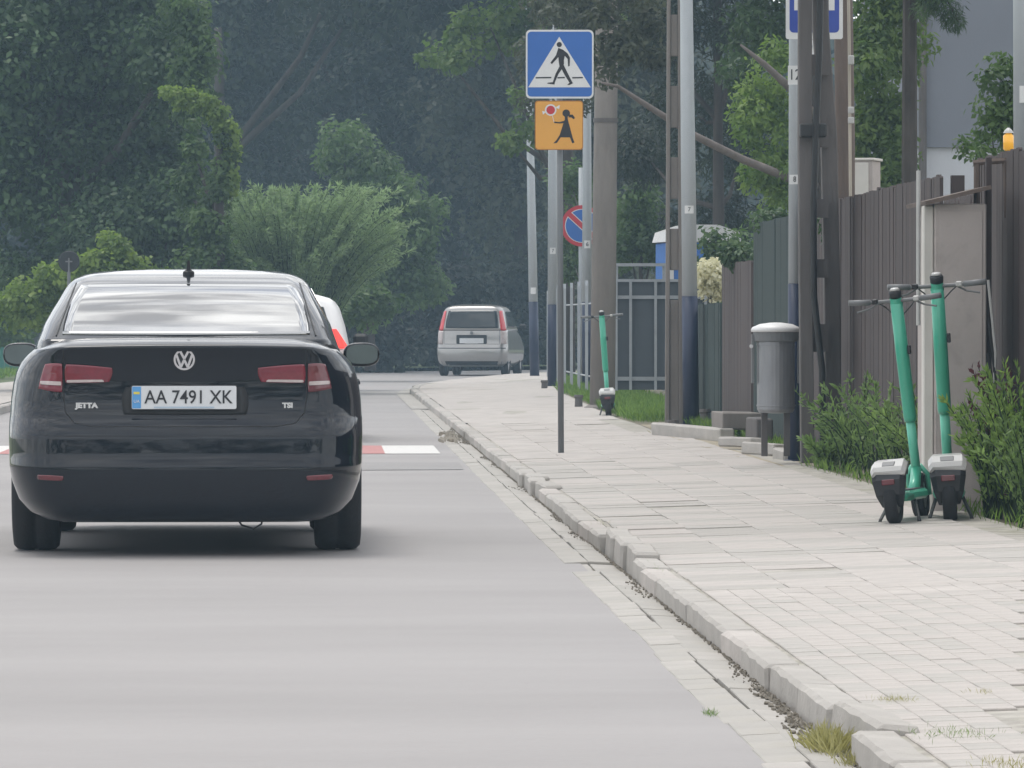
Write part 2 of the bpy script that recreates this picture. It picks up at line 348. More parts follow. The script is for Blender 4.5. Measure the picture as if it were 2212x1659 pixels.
def grass(name, label, pts, h, lm, kind='stuff', cat='grass', lean=.35, w=.06):
    P = np.array(pts, float); n = len(P); T = unit(RNG.normal(size=(n, 3))*np.array([lean, lean, 0])+np.array([0, 0, 1.]))
    me = leaf_mesh(name, P, T, h, w, RNG.random(n), curl=.12); o = link(name, me, lm); tag(o, label, cat, None, kind); return o

# ================================================================== THE GROUND
def struct(o): o['kind'] = 'structure'; return o
land = grid_sheet('ground', [(-600, -80), (600, -80), (600, 900), (-600, 900)], -.06, 'land')
# kerb path (road frame: x across, y along): straight, then it bends right
KP = [(1.40, 4), (1.40, 92), (1.55, 97), (1.95, 102.5), (2.6, 107), (3.5, 111.5), (4.7, 115.5), (6.6, 119), (9.5, 122), (14, 124.5)]
def resample(pts, step):
    out = []; carry = 0.0
    for i in range(len(pts)-1):
        p, q = Vector((*pts[i], 0)), Vector((*pts[i+1], 0)); L = (q-p).length; d = (q-p)/L; s = carry
        while s < L: out.append((p+d*s, d)); s += step
        carry = s-L
    return out
def offset_path(pts, off):
    out = []
    for i, p in enumerate(pts):
        a = Vector((*pts[max(i-1, 0)], 0)); b = Vector((*pts[min(i+1, len(pts)-1)], 0)); t = (b-a).normalized(); nrm = Vector((t.y, -t.x, 0))
        out.append((p[0]+nrm.x*off, p[1]+nrm.y*off))
    return out
aedge = offset_path(KP, -.16)
# asphalt: one sheet with a slightly ragged edge
ae = []
for i, (p, d) in enumerate(resample(aedge, .35)):
    ae.append((p.x, p.y))
left = [(-4.07, -40), (-4.07, 96), (-3.4, 112), (-1.8, 124), (1.5, 133), (6, 139), (14, 142), (40, 146)]
poly = [(-4.07, -40), (aedge[0][0], -40)]+ae+[(40, 128)]+left[::-1][:-1]
grid_sheet('road', poly, 0.0, 'asphalt')
# tar repair and zebra crossing
def strip(name, x0, x1, y0, y1, z, m, label=None, cat=None, parent=None, kind=None):
    o = grid_sheet(name, [(x0, y0), (x1, y0), (x1, y1), (x0, y1)], z, m, parent, kind); return tag(o, label, cat) if label else o
zc = struct(empty('crossing_marking', (0, 0, 0)))
x = 1.03; k = 0
while x > -4.0:
    strip('white_stripe' if k % 2 == 0 else 'red_stripe', max(x-.49, -4.03), x, 50.3, 53.6, .004, 'white_line' if k % 2 == 0 else 'red_line', parent=zc)
    x -= .49; k += 1
M['asphalt_dark'] = mat('asphalt_patch', (.17, .168, .175), .75, var=.12, scale=1.5, bump=.3, bscale=55)
M['asphalt_mid'] = mat('asphalt_old_patch', (.262, .253, .25), .75, var=.12, scale=1.2, bump=.3, bscale=55)
struct(grid_sheet('road_patch', [(-1.2, 44.5), (1.1, 44.9), (1.12, 47.3), (-1.3, 46.9)], .004, 'asphalt_mid'))
# gutter: two rows of concrete slabs
bed = offset_path(KP, -.25); bed2 = offset_path(KP, .02)
grid_sheet('gutter_bed', bed+bed2[::-1], -.012, 'soil')
gut = struct(empty('gutter', (0, 0, 0)))
def slab_mesh(name, sx, sy, sz, m, bev=.006, jig=.0, cuts=0):
    bm = BM(); box(bm, (0, 0, 0), (sx, sy, sz), bev=bev)
    if cuts: bmesh.ops.subdivide_edges(bm, edges=[e for e in bm.edges if abs(e.verts[0].co.y-e.verts[1].co.y) > sy*.5], cuts=cuts)
    for v in bm.verts: v.co += Vector((RNG.normal(), RNG.normal(), RNG.normal()*.5))*jig
    me = bpy.data.meshes.new(name); bm.to_mesh(me); bm.free(); me.materials.append(M[m]); return me
gm = [slab_mesh('gutter_slab', .1165, .4985, .08, m_, .003, .0008) for m_ in ('gutter', 'gutter', 'concrete')]
for off in (-.18, -.06):
    for i, (p, d) in enumerate(resample(offset_path(KP, off), .5)):
        if p.y > 75 or p.y < 9: continue
        if 26.2 < p.y < 27.2: z = -.046
        else: z = -.034+RNG.normal()*.0008
        o = link('gutter_slab', random.choice(gm), None, gut, (p.x+RNG.normal()*.003+(.012 if off < -.1 and p.y < 22 else 0)*math.sin(p.y*1.3), p.y+.25, z), (RNG.normal()*.0012, (-.05 if off < -.1 else .05)+RNG.normal()*.006, math.atan2(-d.x, d.y)+RNG.normal()*.002))
a_, b_ = [q for q in offset_path(KP, -.235)], offset_path(KP, .0)
def rest_strip(name, o0, o1, y0, z, m, parent):
    A = [(p.x, p.y) for p, d in resample(offset_path(KP, o0), 1.0) if p.y > y0]; Bq = [(p.x, p.y) for p, d in resample(offset_path(KP, o1), 1.0) if p.y > y0]
    return grid_sheet(name, A+Bq[::-1], z, m, parent, None)
rest_strip('gutter_run', -.235, .0, 75, .006, 'gutter', gut)
# kerb stones
kerb = struct(empty('kerb', (0, 0, 0)))
km = [slab_mesh('kerb_stone', .12, .999, .26, m_, .014, .0024, 6) for m_ in ('concrete', 'concrete_c', 'concrete', 'concrete_b', 'concrete', 'concrete_c')]
for i, (p, d) in enumerate(resample(offset_path(KP, .06), 1.0)):
    if p.y < 9: continue
    dx, dz, ry, rz = RNG.normal()*.004, RNG.normal()*.002, RNG.normal()*.015, RNG.normal()*.003
    yy = p.y+.5
    if 37 < yy < 41: dx += .018*((i % 2)*2-1); dz += .02; rz += .02*((i % 2)*2-1)
    if 26 < yy < 29: dx += .02; dz += .03; ry += .05; rz -= .018
    if 30 < yy < 33: dx -= .015
    if 14.6 < yy < 15.7: dx += .035; dz += .014; ry += .12; rz += .03
    if 15.7 < yy < 17.7: dx += .012; ry += .05
    link('kerb_stone', random.choice(km), None, kerb, (p.x+dx, p.y+.5, -.045+dz), (RNG.normal()*.002, ry, math.atan2(-d.x, d.y)+rz))
# pavement bed and pieces
PE = [(3.45, 4), (3.5, 30), (3.5, 42), (3.28, 49), (3.18, 56), (3.2, 63), (3.5, 85), (4.3, 104), (6, 113), (9, 118.5), (14, 122.5)]   # far edge of the pavement
inner = offset_path(KP, .11)
def sw_sheet(name, A, Bq, zoff, m, kind='structure', parent=None):
    bm = BM(); n = 160; vs0 = []
    def interp(path, y):
        for i in range(len(path)-1):
            if path[i][1] <= y <= path[i+1][1]:
                t = (y-path[i][1])/(path[i+1][1]-path[i][1]); return path[i][0]+t*(path[i+1][0]-path[i][0])
        return path[-1][0]
    ys = np.linspace(4, 121.5, n)
    for y in ys:
        a, b = interp(A, y), interp(Bq, y)
        vs0.append([bm.verts.new((a+(b-a)*k/6, y, sw(min(a+(b-a)*k/6, 4.2))+zoff+(.004*math.sin(y*.9+k)*(1 if y > 47 else 0)))) for k in range(7)])
    for i in range(n-1):
        for k in range(6): bm.faces.new((vs0[i][k], vs0[i][k+1], vs0[i+1][k+1], vs0[i+1][k]))
    o = obj(name, bm, m, parent); o['kind'] = kind; return o
pav = sw_sheet('pavement', inner, PE, -.0065, 'joint')
# far part in the material only
bm = BM()
def edge_u(path, y):
    for i in range(len(path)-1):
        if path[i][1] <= y <= path[i+1][1]:
            t = (y-path[i][1])/(path[i+1][1]-path[i][1]); return path[i][0]+t*(path[i+1][0]-path[i][0])
    return path[-1][0]
ys = np.linspace(61, 121.4, 50); rows = []
for y in ys:
    a, b = edge_u(inner, y)+.01, edge_u(PE, y)-.03
    rows.append([bm.verts.new((a+(b-a)*k/5, y, sw(min(a+(b-a)*k/5, 4.2))+RNG.normal()*.004)) for k in range(6)])
for i in range(len(rows)-1):
    for k in range(5): bm.faces.new((rows[i][k], rows[i][k+1], rows[i+1][k+1], rows[i+1][k]))
obj('paved_surface', bm, 'concrete_b', pav)
# near: narrow bricks laid lengthwise; farther: square slabs
bmn = {}
brick_me = [slab_mesh('paving_brick', .0980, .1985, .06, m_, .0025, .0005) for m_ in ('concrete_b', 'concrete', 'concrete_b')]
BR = []
y_top = 23.0; x0 = 1.535
for r in range(19):
    xx = x0+.05+r*.0995
    yy = 12.6+(.1 if r % 2 else 0)
    while yy < y_top:
        if xx+.05 < 3.45 and not (yy < 15.75 and xx > 1.8): BR.append((xx, yy))
        yy += .2
# what is in view, nearest first
def vis(x, y): return 0 < 1106+FPX*((x-y*math.sin(PSI))/y) < 2230
BR = [b for b in BR if vis(*b)]; BR.sort(key=lambda b: b[1]); parts, rest = BR[:300], BR[300:]
def wave(x, y): return .0022*math.sin(y*1.7+.6*math.sin(x*2))+.001*math.sin(y*3.9+x*1.3)
for (bx, by) in parts:
    link('paving_brick', random.choice(brick_me), None, pav, (bx, by, sw(bx)-.03+wave(bx, by)*.5+RNG.normal()*.0006), (RNG.normal()*.0025, RNG.normal()*.004-.03, RNG.normal()*.004))
bm = BM()
for (bx, by) in rest:
    box(bm, (bx, by, sw(bx)-.03+wave(bx, by)*.5+RNG.normal()*.0006), (.0980, .1985, .06), bev=.0025, rot=Euler((RNG.normal()*.0025, RNG.normal()*.004-.03, RNG.normal()*.004)))
o = obj('paving_bricks', bm, 'concrete_b', pav); o['kind'] = 'stuff'
slm = [slab_mesh('paving_slab', .348, .348, .06, m_, .003, .0008) for m_ in ('concrete_b', 'concrete_b', 'concrete', 'concrete_c')]
SL = []
yy = 23.18
j = 0
while yy < 61:
    for r in range(6):
        xx = 1.535+.175+r*.35
        if xx+.1 > edge_u(PE, yy): continue
        SL.append((xx, yy))
    yy += .35; j += 1
yy = 12.8
while yy < 15.75:          # the big slabs in the corner nearest the camera
    for r in range(4):
        xx = 1.8+.175+r*.35
        if vis(xx, yy): SL.append((xx, yy-.02))
    yy += .35
SL.sort(key=lambda b: b[1])
bm = BM()
for i, (bx, by) in enumerate(SL):
    big = RNG.random() < .09
    z = sw(bx)-.03+wave(bx, by)*.8+RNG.normal()*.0005+(.004*RNG.normal() if big else 0); rot = Euler((RNG.normal()*.0014+(.004 if big else 0), RNG.normal()*.003-.03, RNG.normal()*.006)); loc = (bx+RNG.normal()*.002, by, z)
    if i < 300: link('paving_slab', random.choice(slm), None, pav, loc, rot)
    else: box(bm, loc, (.348, .348, .06), bev=.003, rot=rot)
o = obj('paving_slabs', bm, 'concrete_b', pav); o['kind'] = 'stuff'
# verge right of the pavement
def verge():
    bm = BM(); ys = np.linspace(4, 126, 120); rows = []
    for y in ys:
        a = edge_u(PE, min(y, 121)); rows.append([bm.verts.new((a+w, y, sw(min(a, 4.2))-.02+(.03 if w > .2 else 0)+RNG.normal()*.008)) for w in (-.06, .12, .35, .9, 3, 8, 30)])
    for i in range(len(rows)-1):
        for k in range(6): bm.faces.new((rows[i][k], rows[i][k+1], rows[i+1][k+1], rows[i+1][k]))
    struct(obj('verge', bm, 'soil'))
verge()
struct(grid_sheet('dirt_patch', [(3.22, 41), (3.72, 41), (3.8, 58), (3.2, 57.5), (3.12, 50)], .128, 'sand'))
# left side of the street
struct(grid_sheet('left_pavement', [(-5.9, 20), (-4.25, 20), (-4.25, 96), (-3.7, 110), (-2.2, 122), (-3.5, 124), (-5.2, 112), (-5.9, 97)], .09, 'concrete_b'))
lk = struct(empty('left_kerb', (0, 0, 0)))
for y in range(40, 96): link('kerb_stone', random.choice(km), None, lk, (-4.13+RNG.normal()*.004, y+.5, -.03), (0, RNG.normal()*.02, 0))
struct(grid_sheet('left_verge', [(-40, 20), (-5.9, 20), (-5.9, 97), (-5.2, 112), (-3.5, 124), (1.3, 133.5), (6, 140), (14, 143), (14, 300), (-40, 300)], .085, 'land'))

# ================================================================== BUILDING
bl = empty('house', (0, 0, 0), 0, 'grey rendered house wall with pale lower storey behind the brown fence', 'building')
c = at(1988, 318, 70); bx0 = c.x; by0 = c.y-.0; zb = c.z
bm = BM(); box(bm, (bx0+5.5, by0+4, (zb+10.5)/2), (11, 8, 10.5-zb)); obj('upper_wall', bm, 'render_grey', bl)
bm = BM(); box(bm, (bx0+5.5, by0+4.03, zb/2), (10.94, 7.94, zb)); obj('lower_wall', bm, 'render_light', bl)
bm = BM(); prism(bm, [(bx0-.5, 10.5), (bx0+11.5, 10.5), (bx0+5.5, 14)], by0-.4, by0+8.4); obj('roof', bm, 'board', bl)
bm = BM(); tube(bm, [(bx0+.02, by0-.06, .1), (bx0+.02, by0-.06, 10.4)], .05, 10); obj('drainpipe', bm, 'pole_dark', bl)

# ================================================================== FENCES (right side)
def picket_mesh(w, t, h, top='flat'):
    bm = BM()
    if top == 'flat': poly = [(-w/2, 0), (w/2, 0), (w/2, h-.01), (w/2-.01, h), (-w/2+.01, h), (-w/2, h-.01)]
    else: poly = [(-w/2, 0), (w/2, 0)]+[(w/2*math.cos(a), h-w/2+w/2*math.sin(a)) for a in np.linspace(0, math.pi, 9)]
    prism(bm, poly, -t/2, t/2); me = bpy.data.meshes.new('board'); bm.to_mesh(me); bm.free(); return me
def board_fence(label, u, y0, y1, h, step, m2, top='flat', ups=0, group=None, cat='fence', name='board_fence', rails=True, seed=0):
    root = empty(name, (u, y0, sw(u)), 0, label, cat, group)
    mes = []
    for mm in m2:
        me = picket_mesh(step-.003, .022, h, top); me.materials.append(M[mm]); mes.append(me)
    n = int((y1-y0)/step)
    for k in range(n):
        o = link('board', random.choice(mes), None, root, (RNG.normal()*.001-.03, (k+.5)*step, -.05+RNG.normal()*.005+ups*k*step), (RNG.normal()*.001, 0, math.pi/2+RNG.normal()*.001))
    if rails:
        for zz in (.35, h-.35):
            bm = BM(); box(bm, (.012, (y1-y0)/2, zz), (.05, y1-y0-.02, .09)); obj('rail', bm, m2[0], root)
        for yy in np.arange(.1, y1-y0, 2.4):
            bm = BM(); box(bm, (.08, yy, h/2-.05), (.08, .08, h)); obj('post', bm, m2[0], root)
    return root
board_fence('tall dark brown board fence at the right edge behind the two green scooters', 3.86, 27.2, 33.3, 2.02, .125, ('board', 'board', 'board_b'), group='brown board fences along the pavement')
board_fence('tall dark brown board fence between the grey cabinet and the twin leaning pole', 3.86, 35.2, 45.9, 1.98, .125, ('board', 'board_b', 'board'), group='brown board fences along the pavement')
board_fence('low brown gate of round topped boards behind the grey cabinet', 3.87, 33.4, 35.1, 1.84, .17, ('board', 'board'), 'round', cat='gate', name='garden_gate')
board_fence('tall dark green metal panel fence right behind the litter bin', 3.86, 46.1, 50.6, 1.94, .2, ('green_metal', 'green_metal'), group='fences behind the litter bin', name='panel_fence')
board_fence('lower brown board fence left of the litter bin', 3.86, 50.8, 54.6, 1.62, .12, ('board', 'board_b'), group='fences behind the litter bin')
board_fence('lowest dark green panel fence beside the navy based lamp post', 3.86, 54.8, 59.3, 1.25, .2, ('green_metal', 'green_metal'), name='panel_fence', group='fences behind the litter bin')
# grey gate panel facing the camera at about 72 m
gt = empty('metal_gate', at(1328, 842, 74), -PSI, 'grey sheet metal gate with pale crossbars behind the concrete pole', 'gate')
s74 = 74/FPX
def GX(px): return (px-1328)*s74
def GZ(py): return (842-py)*s74
bm = BM(); box(bm, ((GX(1560))/2, .03, (GZ(608))/2), (GX(1560), .02, GZ(608))); obj('sheet', bm, 'grey_sheet', gt)
for py, hh, mm in ((606, .035, 'grey_bar'), (642, .045, 'grey_bar'), (818, .05, 'grey_bar'), (572, .04, 'grey_bar')):
    bm = BM(); box(bm, (GX(1560)/2, -.01 if py != 572 else .0, GZ(py)), (GX(1560)+.02, .04, hh)); obj('crossbar', bm, mm, gt)
for px in (1331, 1362, 1416, 1470, 1524):
    bm = BM(); box(bm, (GX(px), -.045, GZ(606)/2), (.035, .03, GZ(606))); obj('upright', bm, 'grey_bar', gt)
for px in (1331, 1435, 1558):
    bm = BM(); box(bm, (GX(px), .05, GZ(572)/2), (.05, .05, GZ(568))); obj('post', bm, 'grey_bar', gt)
# palisade along the far verge
pf = empty('palisade_fence', (3.75, 76, .12), 0, 'pale steel fence of thin posts beyond the concrete pole', 'fence')
pm = bpy.data.meshes.new('pale'); bm = BM(); prism(bm, [(-.03, 0), (.03, 0), (.03, 1.55), (0, 1.62), (-.03, 1.55)], -.02, .02); bm.to_mesh(pm); bm.free(); pm.materials.append(M['galv'])
def pfx(y): return 3.62+max(0, y-88)*.03
for k in range(13):
    y = 76+k*2.4; link('pale', pm, None, pf, (pfx(y)-3.75, y-76, 0), (0, 0, math.pi/2))
for zz in (.3, 1.3):
    bm = BM(); tube(bm, [(pfx(76)-3.72, 0, zz), (pfx(88)-3.72, 12, zz), (pfx(106)-3.72, 30, zz)], .012, 6); obj('rail', bm, 'galv', pf)
# left side fences
lf = empty('green_fence', at(-60, 803, 122), 0, 'teal green sheet fence at the far left beyond the black car', 'fence')
for k in range(9):
    bm = BM(); box(bm, (k*.115+.055, 0, .8), (.108, .03, 1.6), bev=.004); obj('panel', bm, 'teal_metal', lf)
lf2 = empty('grey_fence', at(42, 803, 124), 0, 'dark blue grey sheet fence left of the black car under the bushes', 'fence')
for k in range(26):
    bm = BM(); box(bm, (k*.2+.1, 0, .78), (.19, .03, 1.52+.03*math.sin(k)), bev=.004); obj('panel', bm, 'grey_sheet', lf2)

# ================================================================== POLES
def lamp_pole(pb, d, r, px_top, band_top, label, zs=None, lean_px=0):
    """base x in view, depth; px_top = x where it leaves the top"""
    b = at(pb, 695, d); zg = sw(min(b.x, 4.2))-.03; topz = CAMH+(695+60)/FPX*d+.3
    tp = at(px_top, -60, d)
    root = empty('lamp_post', (b.x, b.y, zg), 0, label, 'lamp post', 'grey lamp posts with navy bases along the pavement')
    hz = topz-zg; dx = tp.x-b.x
    hb = CAMH+(695-band_top)/FPX*d-zg
    H = 7.5
    def X(z): return dx*(z/hz)
    bm = BM(); tube(bm, [(X(0), 0, 0), (X(hb), 0, hb)], [r*1.13, r*1.1], 20); obj('navy_base', bm, 'navy', root, smooth=True)
    bm = BM(); tube(bm, [(X(hb), 0, hb), (X(hb+1.5), 0, hb+1.5), (X(H), 0, H)], [r*1.06, r, r*.6], 20); obj('shaft', bm, 'galv', root, smooth=True)
    bm = BM(); lathe(bm, [(r*1.9, -.02), (r*1.9, .025), (r*1.2, .03)], 16); obj('base_collar', bm, 'navy', root)
    bm = BM(); tube(bm, [(X(H), 0, H-.05), (X(H)-.5, 0, H+.35), (X(H)-1.3, 0, H+.42)], [.035, .03, .03], 8); obj('arm', bm, 'galv', root)
    bm = BM(); box(bm, (X(H)-1.55, 0, H+.42), (.6, .22, .1), bev=.03); obj('lamp_head', bm, 'greyp', root)
    return root, (lambda z: X(z)), zg
def pole_label(root, xf, zg, py, d, r, w, h, txt, off=0, sz=None):
    z = CAMH+(695-py)/FPX*d-zg
    bm = BM()
    n = 7; half = w/2
    for side in (0,):
        va = [bm.verts.new((xf(z)+off+(r+.004)*math.sin(a), -(r+.004)*math.cos(a), z-h/2)) for a in np.linspace(-half/r, half/r, n)]
        vb = [bm.verts.new((xf(z)+off+(r+.004)*math.sin(a), -(r+.004)*math.cos(a), z+h/2)) for a in np.linspace(-half/r, half/r, n)]
        for i in range(n-1): bm.faces.new((va[i], va[i+1], vb[i+1], vb[i]))
    lb = obj('number_plate', bm, 'sign_white', root)
    if txt: text('number', txt, sz or h*.75, 'ink', lb, (xf(z)+off, -(r+.006), z))
ra = lamp_pole(1155, 107, .08, 1138, 652, 'farthest lamp post, standing just right of the silver hatchback')
pole_label(*ra, 628, 107, .082, .1, .12, '')
rb = lamp_pole(1194, 90.5, .075, 1193, 658, 'lamp post partly hidden by the crossing sign post'); pole_label(*rb, 542, 90.5, .078, .09, .1, '7')
rc_ = lamp_pole(1268, 86, .07, 1268, 653, 'lamp post between the no parking sign and the thick concrete pole'); pole_label(*rc_, 528, 86, .075, .09, .12, '6')
rf = lamp_pole(1493, 57.2, .073, 1481, 640, 'thick grey lamp post numbered 7 beside the thin concrete pole'); pole_label(*rf, 453, 57.2, .077, .09, .08, '7')
rg_ = lamp_pole(1716, 42.6, .043, 1716, 613, 'slender lamp post carrying the bus stop sign and number 12')
ri = lamp_pole(2222, 33.5, .075, 2214, 540, 'lamp post cut off by the right edge in front of the grey wall')
pole_label(*ri, 205, 33.5, .08, .1, .1, '')
for nm, py, h_, tx in (('12', 163, .14, '12'), ('8', 388, .07, '8')):
    z = CAMH+(695-py)/FPX*42.2
    pl = empty('number_tag', at(1716, py, 42.05), -PSI, ('large white number plate reading 12 under the bus stop sign' if tx == '12' else 'small white plate reading 8 lower down the slender lamp post'), 'number plate')
    bm = BM(); box(bm, (0, -.03, 0), (.078 if tx == '8' else .1, .004, h_)); obj('tag_panel', bm, 'sign_white', pl)
    text('digits', tx, h_*(.8 if tx == '12' else .85), 'ink', pl, (0, -.034, 0), sx=.8)
z = CAMH
pl = empty('notice', at(1748, 102, 41.9), -PSI, 'small white printed notice under the bus stop sign', 'notice')
bm = BM(); box(bm, (0, 0, 0), (.075, .004, .11)); obj('sheet', bm, 'sign_white', pl)
text('letter', '0', .1, 'greyp', pl, (0, -.004, 0))
# thick round concrete pole
def cpole(px, d, r0, pxt, label, m='pole_conc', n=20, H=9, gz=None):
    b = at(px, 695, d); t = at(pxt, -60, d); zg = sw(min(b.x, 4.2))-.05 if gz is None else gz
    o = empty('utility_pole', (b.x, b.y, zg), 0, label, 'utility pole'); hz = t.z-zg; dx = (t.x-b.x)/hz
    bm = BM(); tube(bm, [(0, 0, 0), (dx*3, 0, 3), (dx*H, 0, H)], [r0, r0*.93, r0*.72], n); obj('shaft', bm, m, o, smooth=True); return o, dx
po, dx = cpole(1301, 69, .155, 1312, 'thick round concrete utility pole with the far green scooter in front')
bm = BM(); lathe(bm, [(.24, -.03), (.22, .05), (.165, .08)], 14); obj('footing', bm, 'pole_conc', po)
bm = BM(); lathe(bm, [(.153, 0), (.153, .05)], 18, (dx*3.5, 0, 3.5)); obj('strap', bm, 'pole_dark', po)
# slotted concrete pole (H profile)
def slotted(px, d, w0, w1, pxt, label, H=9):
    b = at(px, 695, d); t = at(pxt, -60, d); zg = sw(b.x)-.05
    o = empty('utility_pole', (b.x, b.y, zg), -PSI, label, 'utility pole'); hz = t.z-zg; dx = (t.x-b.x)/hz
    def quad(x0, x1, y0, y1, z0, z1):
        bm = BM(); V = []
        for z in (z0, z1):
            k = (w0+(w1-w0)*z/H)/w0; V.append([bm.verts.new((dx*z+x*k, y, z)) for x, y in ((x0, y0), (x1, y0), (x1, y1), (x0, y1))])
        bm.faces.new(V[0][::-1]); bm.faces.new(V[1])
        for i in range(4): bm.faces.new((V[0][i], V[0][(i+1) % 4], V[1][(i+1) % 4], V[1][i]))
        bmesh.ops.bevel(bm, geom=bm.edges[:], offset=.006, segments=1, affect='EDGES'); return bm
    f = w0*.5
    obj('flange', quad(-f, -f+.045, -.06, .06, 0, H), 'pole_conc', o); obj('flange', quad(f-.045, f, -.06, .06, 0, H), 'pole_conc', o)
    z = 0; k = 0
    while z < H-.3:
        a = 1.3 if k == 0 else .42; obj('web', quad(-f+.045, f-.045, -.035, .035, z, z+a), 'pole_conc', o); z += a+.3; k += 1
    return o
slotted(1456, 57.5, .185, .1, 1456, 'thin slotted concrete pole just left of the thick grey lamp post')
# twin leaning pole with cable at 41 m
tp = empty('twin_pole', (0, 0, 0), 0, 'dark twin legged concrete pole with black cable beside the litter bin', 'utility pole')
b0 = at(1743, 990, 41); zg = sw(b0.x)-.03
def leg(pts, d, w, dep, m, nm='leg'):
    bm = BM(); V = []
    for (px, py) in pts:
        p = at(px, py, d); V.append([bm.verts.new((p.x+a*w/2, p.y+b*dep/2, p.z)) for a, b in ((-1, -1), (1, -1), (1, 1), (-1, 1))])
    bm.faces.new(V[0]); bm.faces.new(V[-1][::-1])
    for i in range(len(V)-1):
        for k in range(4): bm.faces.new((V[i][k], V[i+1][k], V[i+1][(k+1) % 4], V[i][(k+1) % 4]))
    bmesh.ops.recalc_face_normals(bm, faces=bm.faces); bmesh.ops.bevel(bm, geom=[e for e in bm.edges], offset=.007, segments=1, affect='EDGES')
    return obj(nm, bm, m, tp)
leg([(1744, 1000), (1740, 600), (1738, 300), (1739, -900)], 41, .095, .12, 'pole_dark')
leg([(1800, 985), (1796, 600), (1790, 300), (1772, 60), (1758, -900)], 41.25, .115, .12, 'pole_dark')
for (y0_, y1_) in ((118, 162), (272, 318), (430, 470), (560, 600), (700, 760), (-60, -10), (-220, -170), (-380, -330), (-560, -500), (-860, -800)):
    p, q = at(1728, y1_, 41.1), at(1790, y0_, 41.1); bm = BM(); box(bm, ((p.x+q.x)/2, p.y+.02, (p.z+q.z)/2), (q.x-p.x-.004, .07, q.z-p.z)); obj('rung', bm, 'pole_dark', tp)
bm = BM(); tube(bm, [at(1752, -900, 40.85), at(1772, -60, 40.85), at(1770, 100, 40.85), at(1764, 240, 40.85), at(1757, 450, 40.85), at(1758, 640, 40.85), at(1776, 800, 40.85), at(1778, 970, 40.85)], .024, 8); obj('cable', bm, 'cable', tp, smooth=True)
bm = BM(); p = at(1756, 282, 40.9); box(bm, p, (.19, .1, .1), bev=.01); obj('bracket', bm, 'cable', tp)
wp = empty('wooden_pole', at(1822, 960, 42.6), 0, 'weathered brown wooden pole against the fence right of the twin pole', 'utility pole')
bm = BM(); q = at(1822, 960, 42.6); tube(bm, [Vector((0, 0, -.1)), at(1825, 300, 42.6)-q, at(1812, -700, 42.6)-q], [.085, .075, .06], 14); obj('shaft', bm, 'wood', wp, smooth=True)
bm = BM(); tube(bm, [at(1838, 560, 42.4)-q, at(1834, 100, 42.4)-q, at(1822, -650, 42.4)-q], .012, 6); obj('conduit', bm, 'wood_l', wp)
for py in (130, 238, 260):
    bm = BM(); box(bm, at(1838, py, 42.35)-q, (.045, .03, .07 if py < 200 else .05), bev=.006); obj('insulator', bm, 'whitep', wp)

# ================================================================== SIGNS
SD = 46.8; spx = SD/FPX
sp = empty('sign_post', at(1212, 972, SD), -PSI, 'thin grey steel post carrying the pedestrian crossing sign', 'sign post')
bm = BM(); h0 = (972-70)*spx; tube(bm, [(0, 0, -.05), (-4*spx, 0, h0)], .0245, 14); obj('shaft', bm, 'post', sp, smooth=True)
bm = BM(); lathe(bm, [(.029, h0-.01), (.029, h0+.015), (.012, h0+.022)], 12, (-4*spx, 0, 0)); obj('cap', bm, 'greyp', sp)
cr_ = empty('crossing_sign', at(1209, 139, SD-.05), -PSI, 'square blue sign with white triangle and walking man', 'road sign')
def Q(px, py, cx=1209, cy=139): return ((px-cx)*spx, (cy-py)*spx)
def plate(root, name, poly, y0, th, m): bm = BM(); prism(bm, poly, y0-th, y0); return obj(name, bm, m, root)
plate(cr_, 'backing', rrect(146*spx, 148*spx, 10*spx), 0, .012, 'sign_back')
plate(cr_, 'border', rrect(146*spx, 148*spx, 10*spx), -.0125, .001, 'sign_white')
plate(cr_, 'blue_field', rrect(139*spx, 140*spx, 8*spx), -.0137, .001, 'sign_blue')
plate(cr_, 'triangle', [Q(1208, 80), Q(1141, 189), Q(1276, 189)], -.015, .001, 'sign_white')
# walker
man = [disc(*Q(1208, 97), 5.6*spx, 18)]
torso = [Q(*p) for p in ((1206, 104), (1216, 108), (1226, 116), (1231, 125), (1230.5, 143), (1227, 144), (1226, 128), (1220, 121), (1218, 130), (1218, 139), (1214, 146), (1209, 146), (1207, 135), (1206, 124), (1192, 139), (1189, 136), (1201, 120))]
legA = [Q(*p) for p in ((1209, 143), (1218, 143), (1206, 161), (1199, 177), (1197.5, 183), (1182, 181), (1183, 179), (1194, 178), (1200, 160))]
legB = [Q(*p) for p in ((1210, 144), (1217, 140), (1226, 158), (1236, 178), (1238, 180), (1230, 184), (1225, 184), (1230, 179), (1220, 163))]
for k, p in enumerate(man+[torso, legA, legB]): plate(cr_, 'walker', p, -.0163-.0002*k, .001, 'ink')
for a, b in ((1157, 1191), (1204, 1220), (1236, 1259)): plate(cr_, 'dash', [Q(a, 167), Q(b, 166.5), Q(b, 169.5), Q(a, 170)], -.0163, .001, 'ink')
ag = empty('school_children_sign', at(1207.5, 271, SD-.05), -PSI, 'amber square sign with girl holding a round red lollipop', 'road sign')
def Q2(px, py): return Q(px, py, 1207.5, 271)
plate(ag, 'backing', rrect(104*spx, 106*spx, 7*spx), 0, .012, 'sign_back')
M['amber_edge'] = mat('amber_edge', (.45, .18, .03), .4)
plate(ag, 'border', rrect(104*spx, 106*spx, 7*spx), -.0125, .001, 'amber_edge')
plate(ag, 'amber_field', rrect(100*spx, 102*spx, 6*spx), -.0137, .001, 'sign_orange')
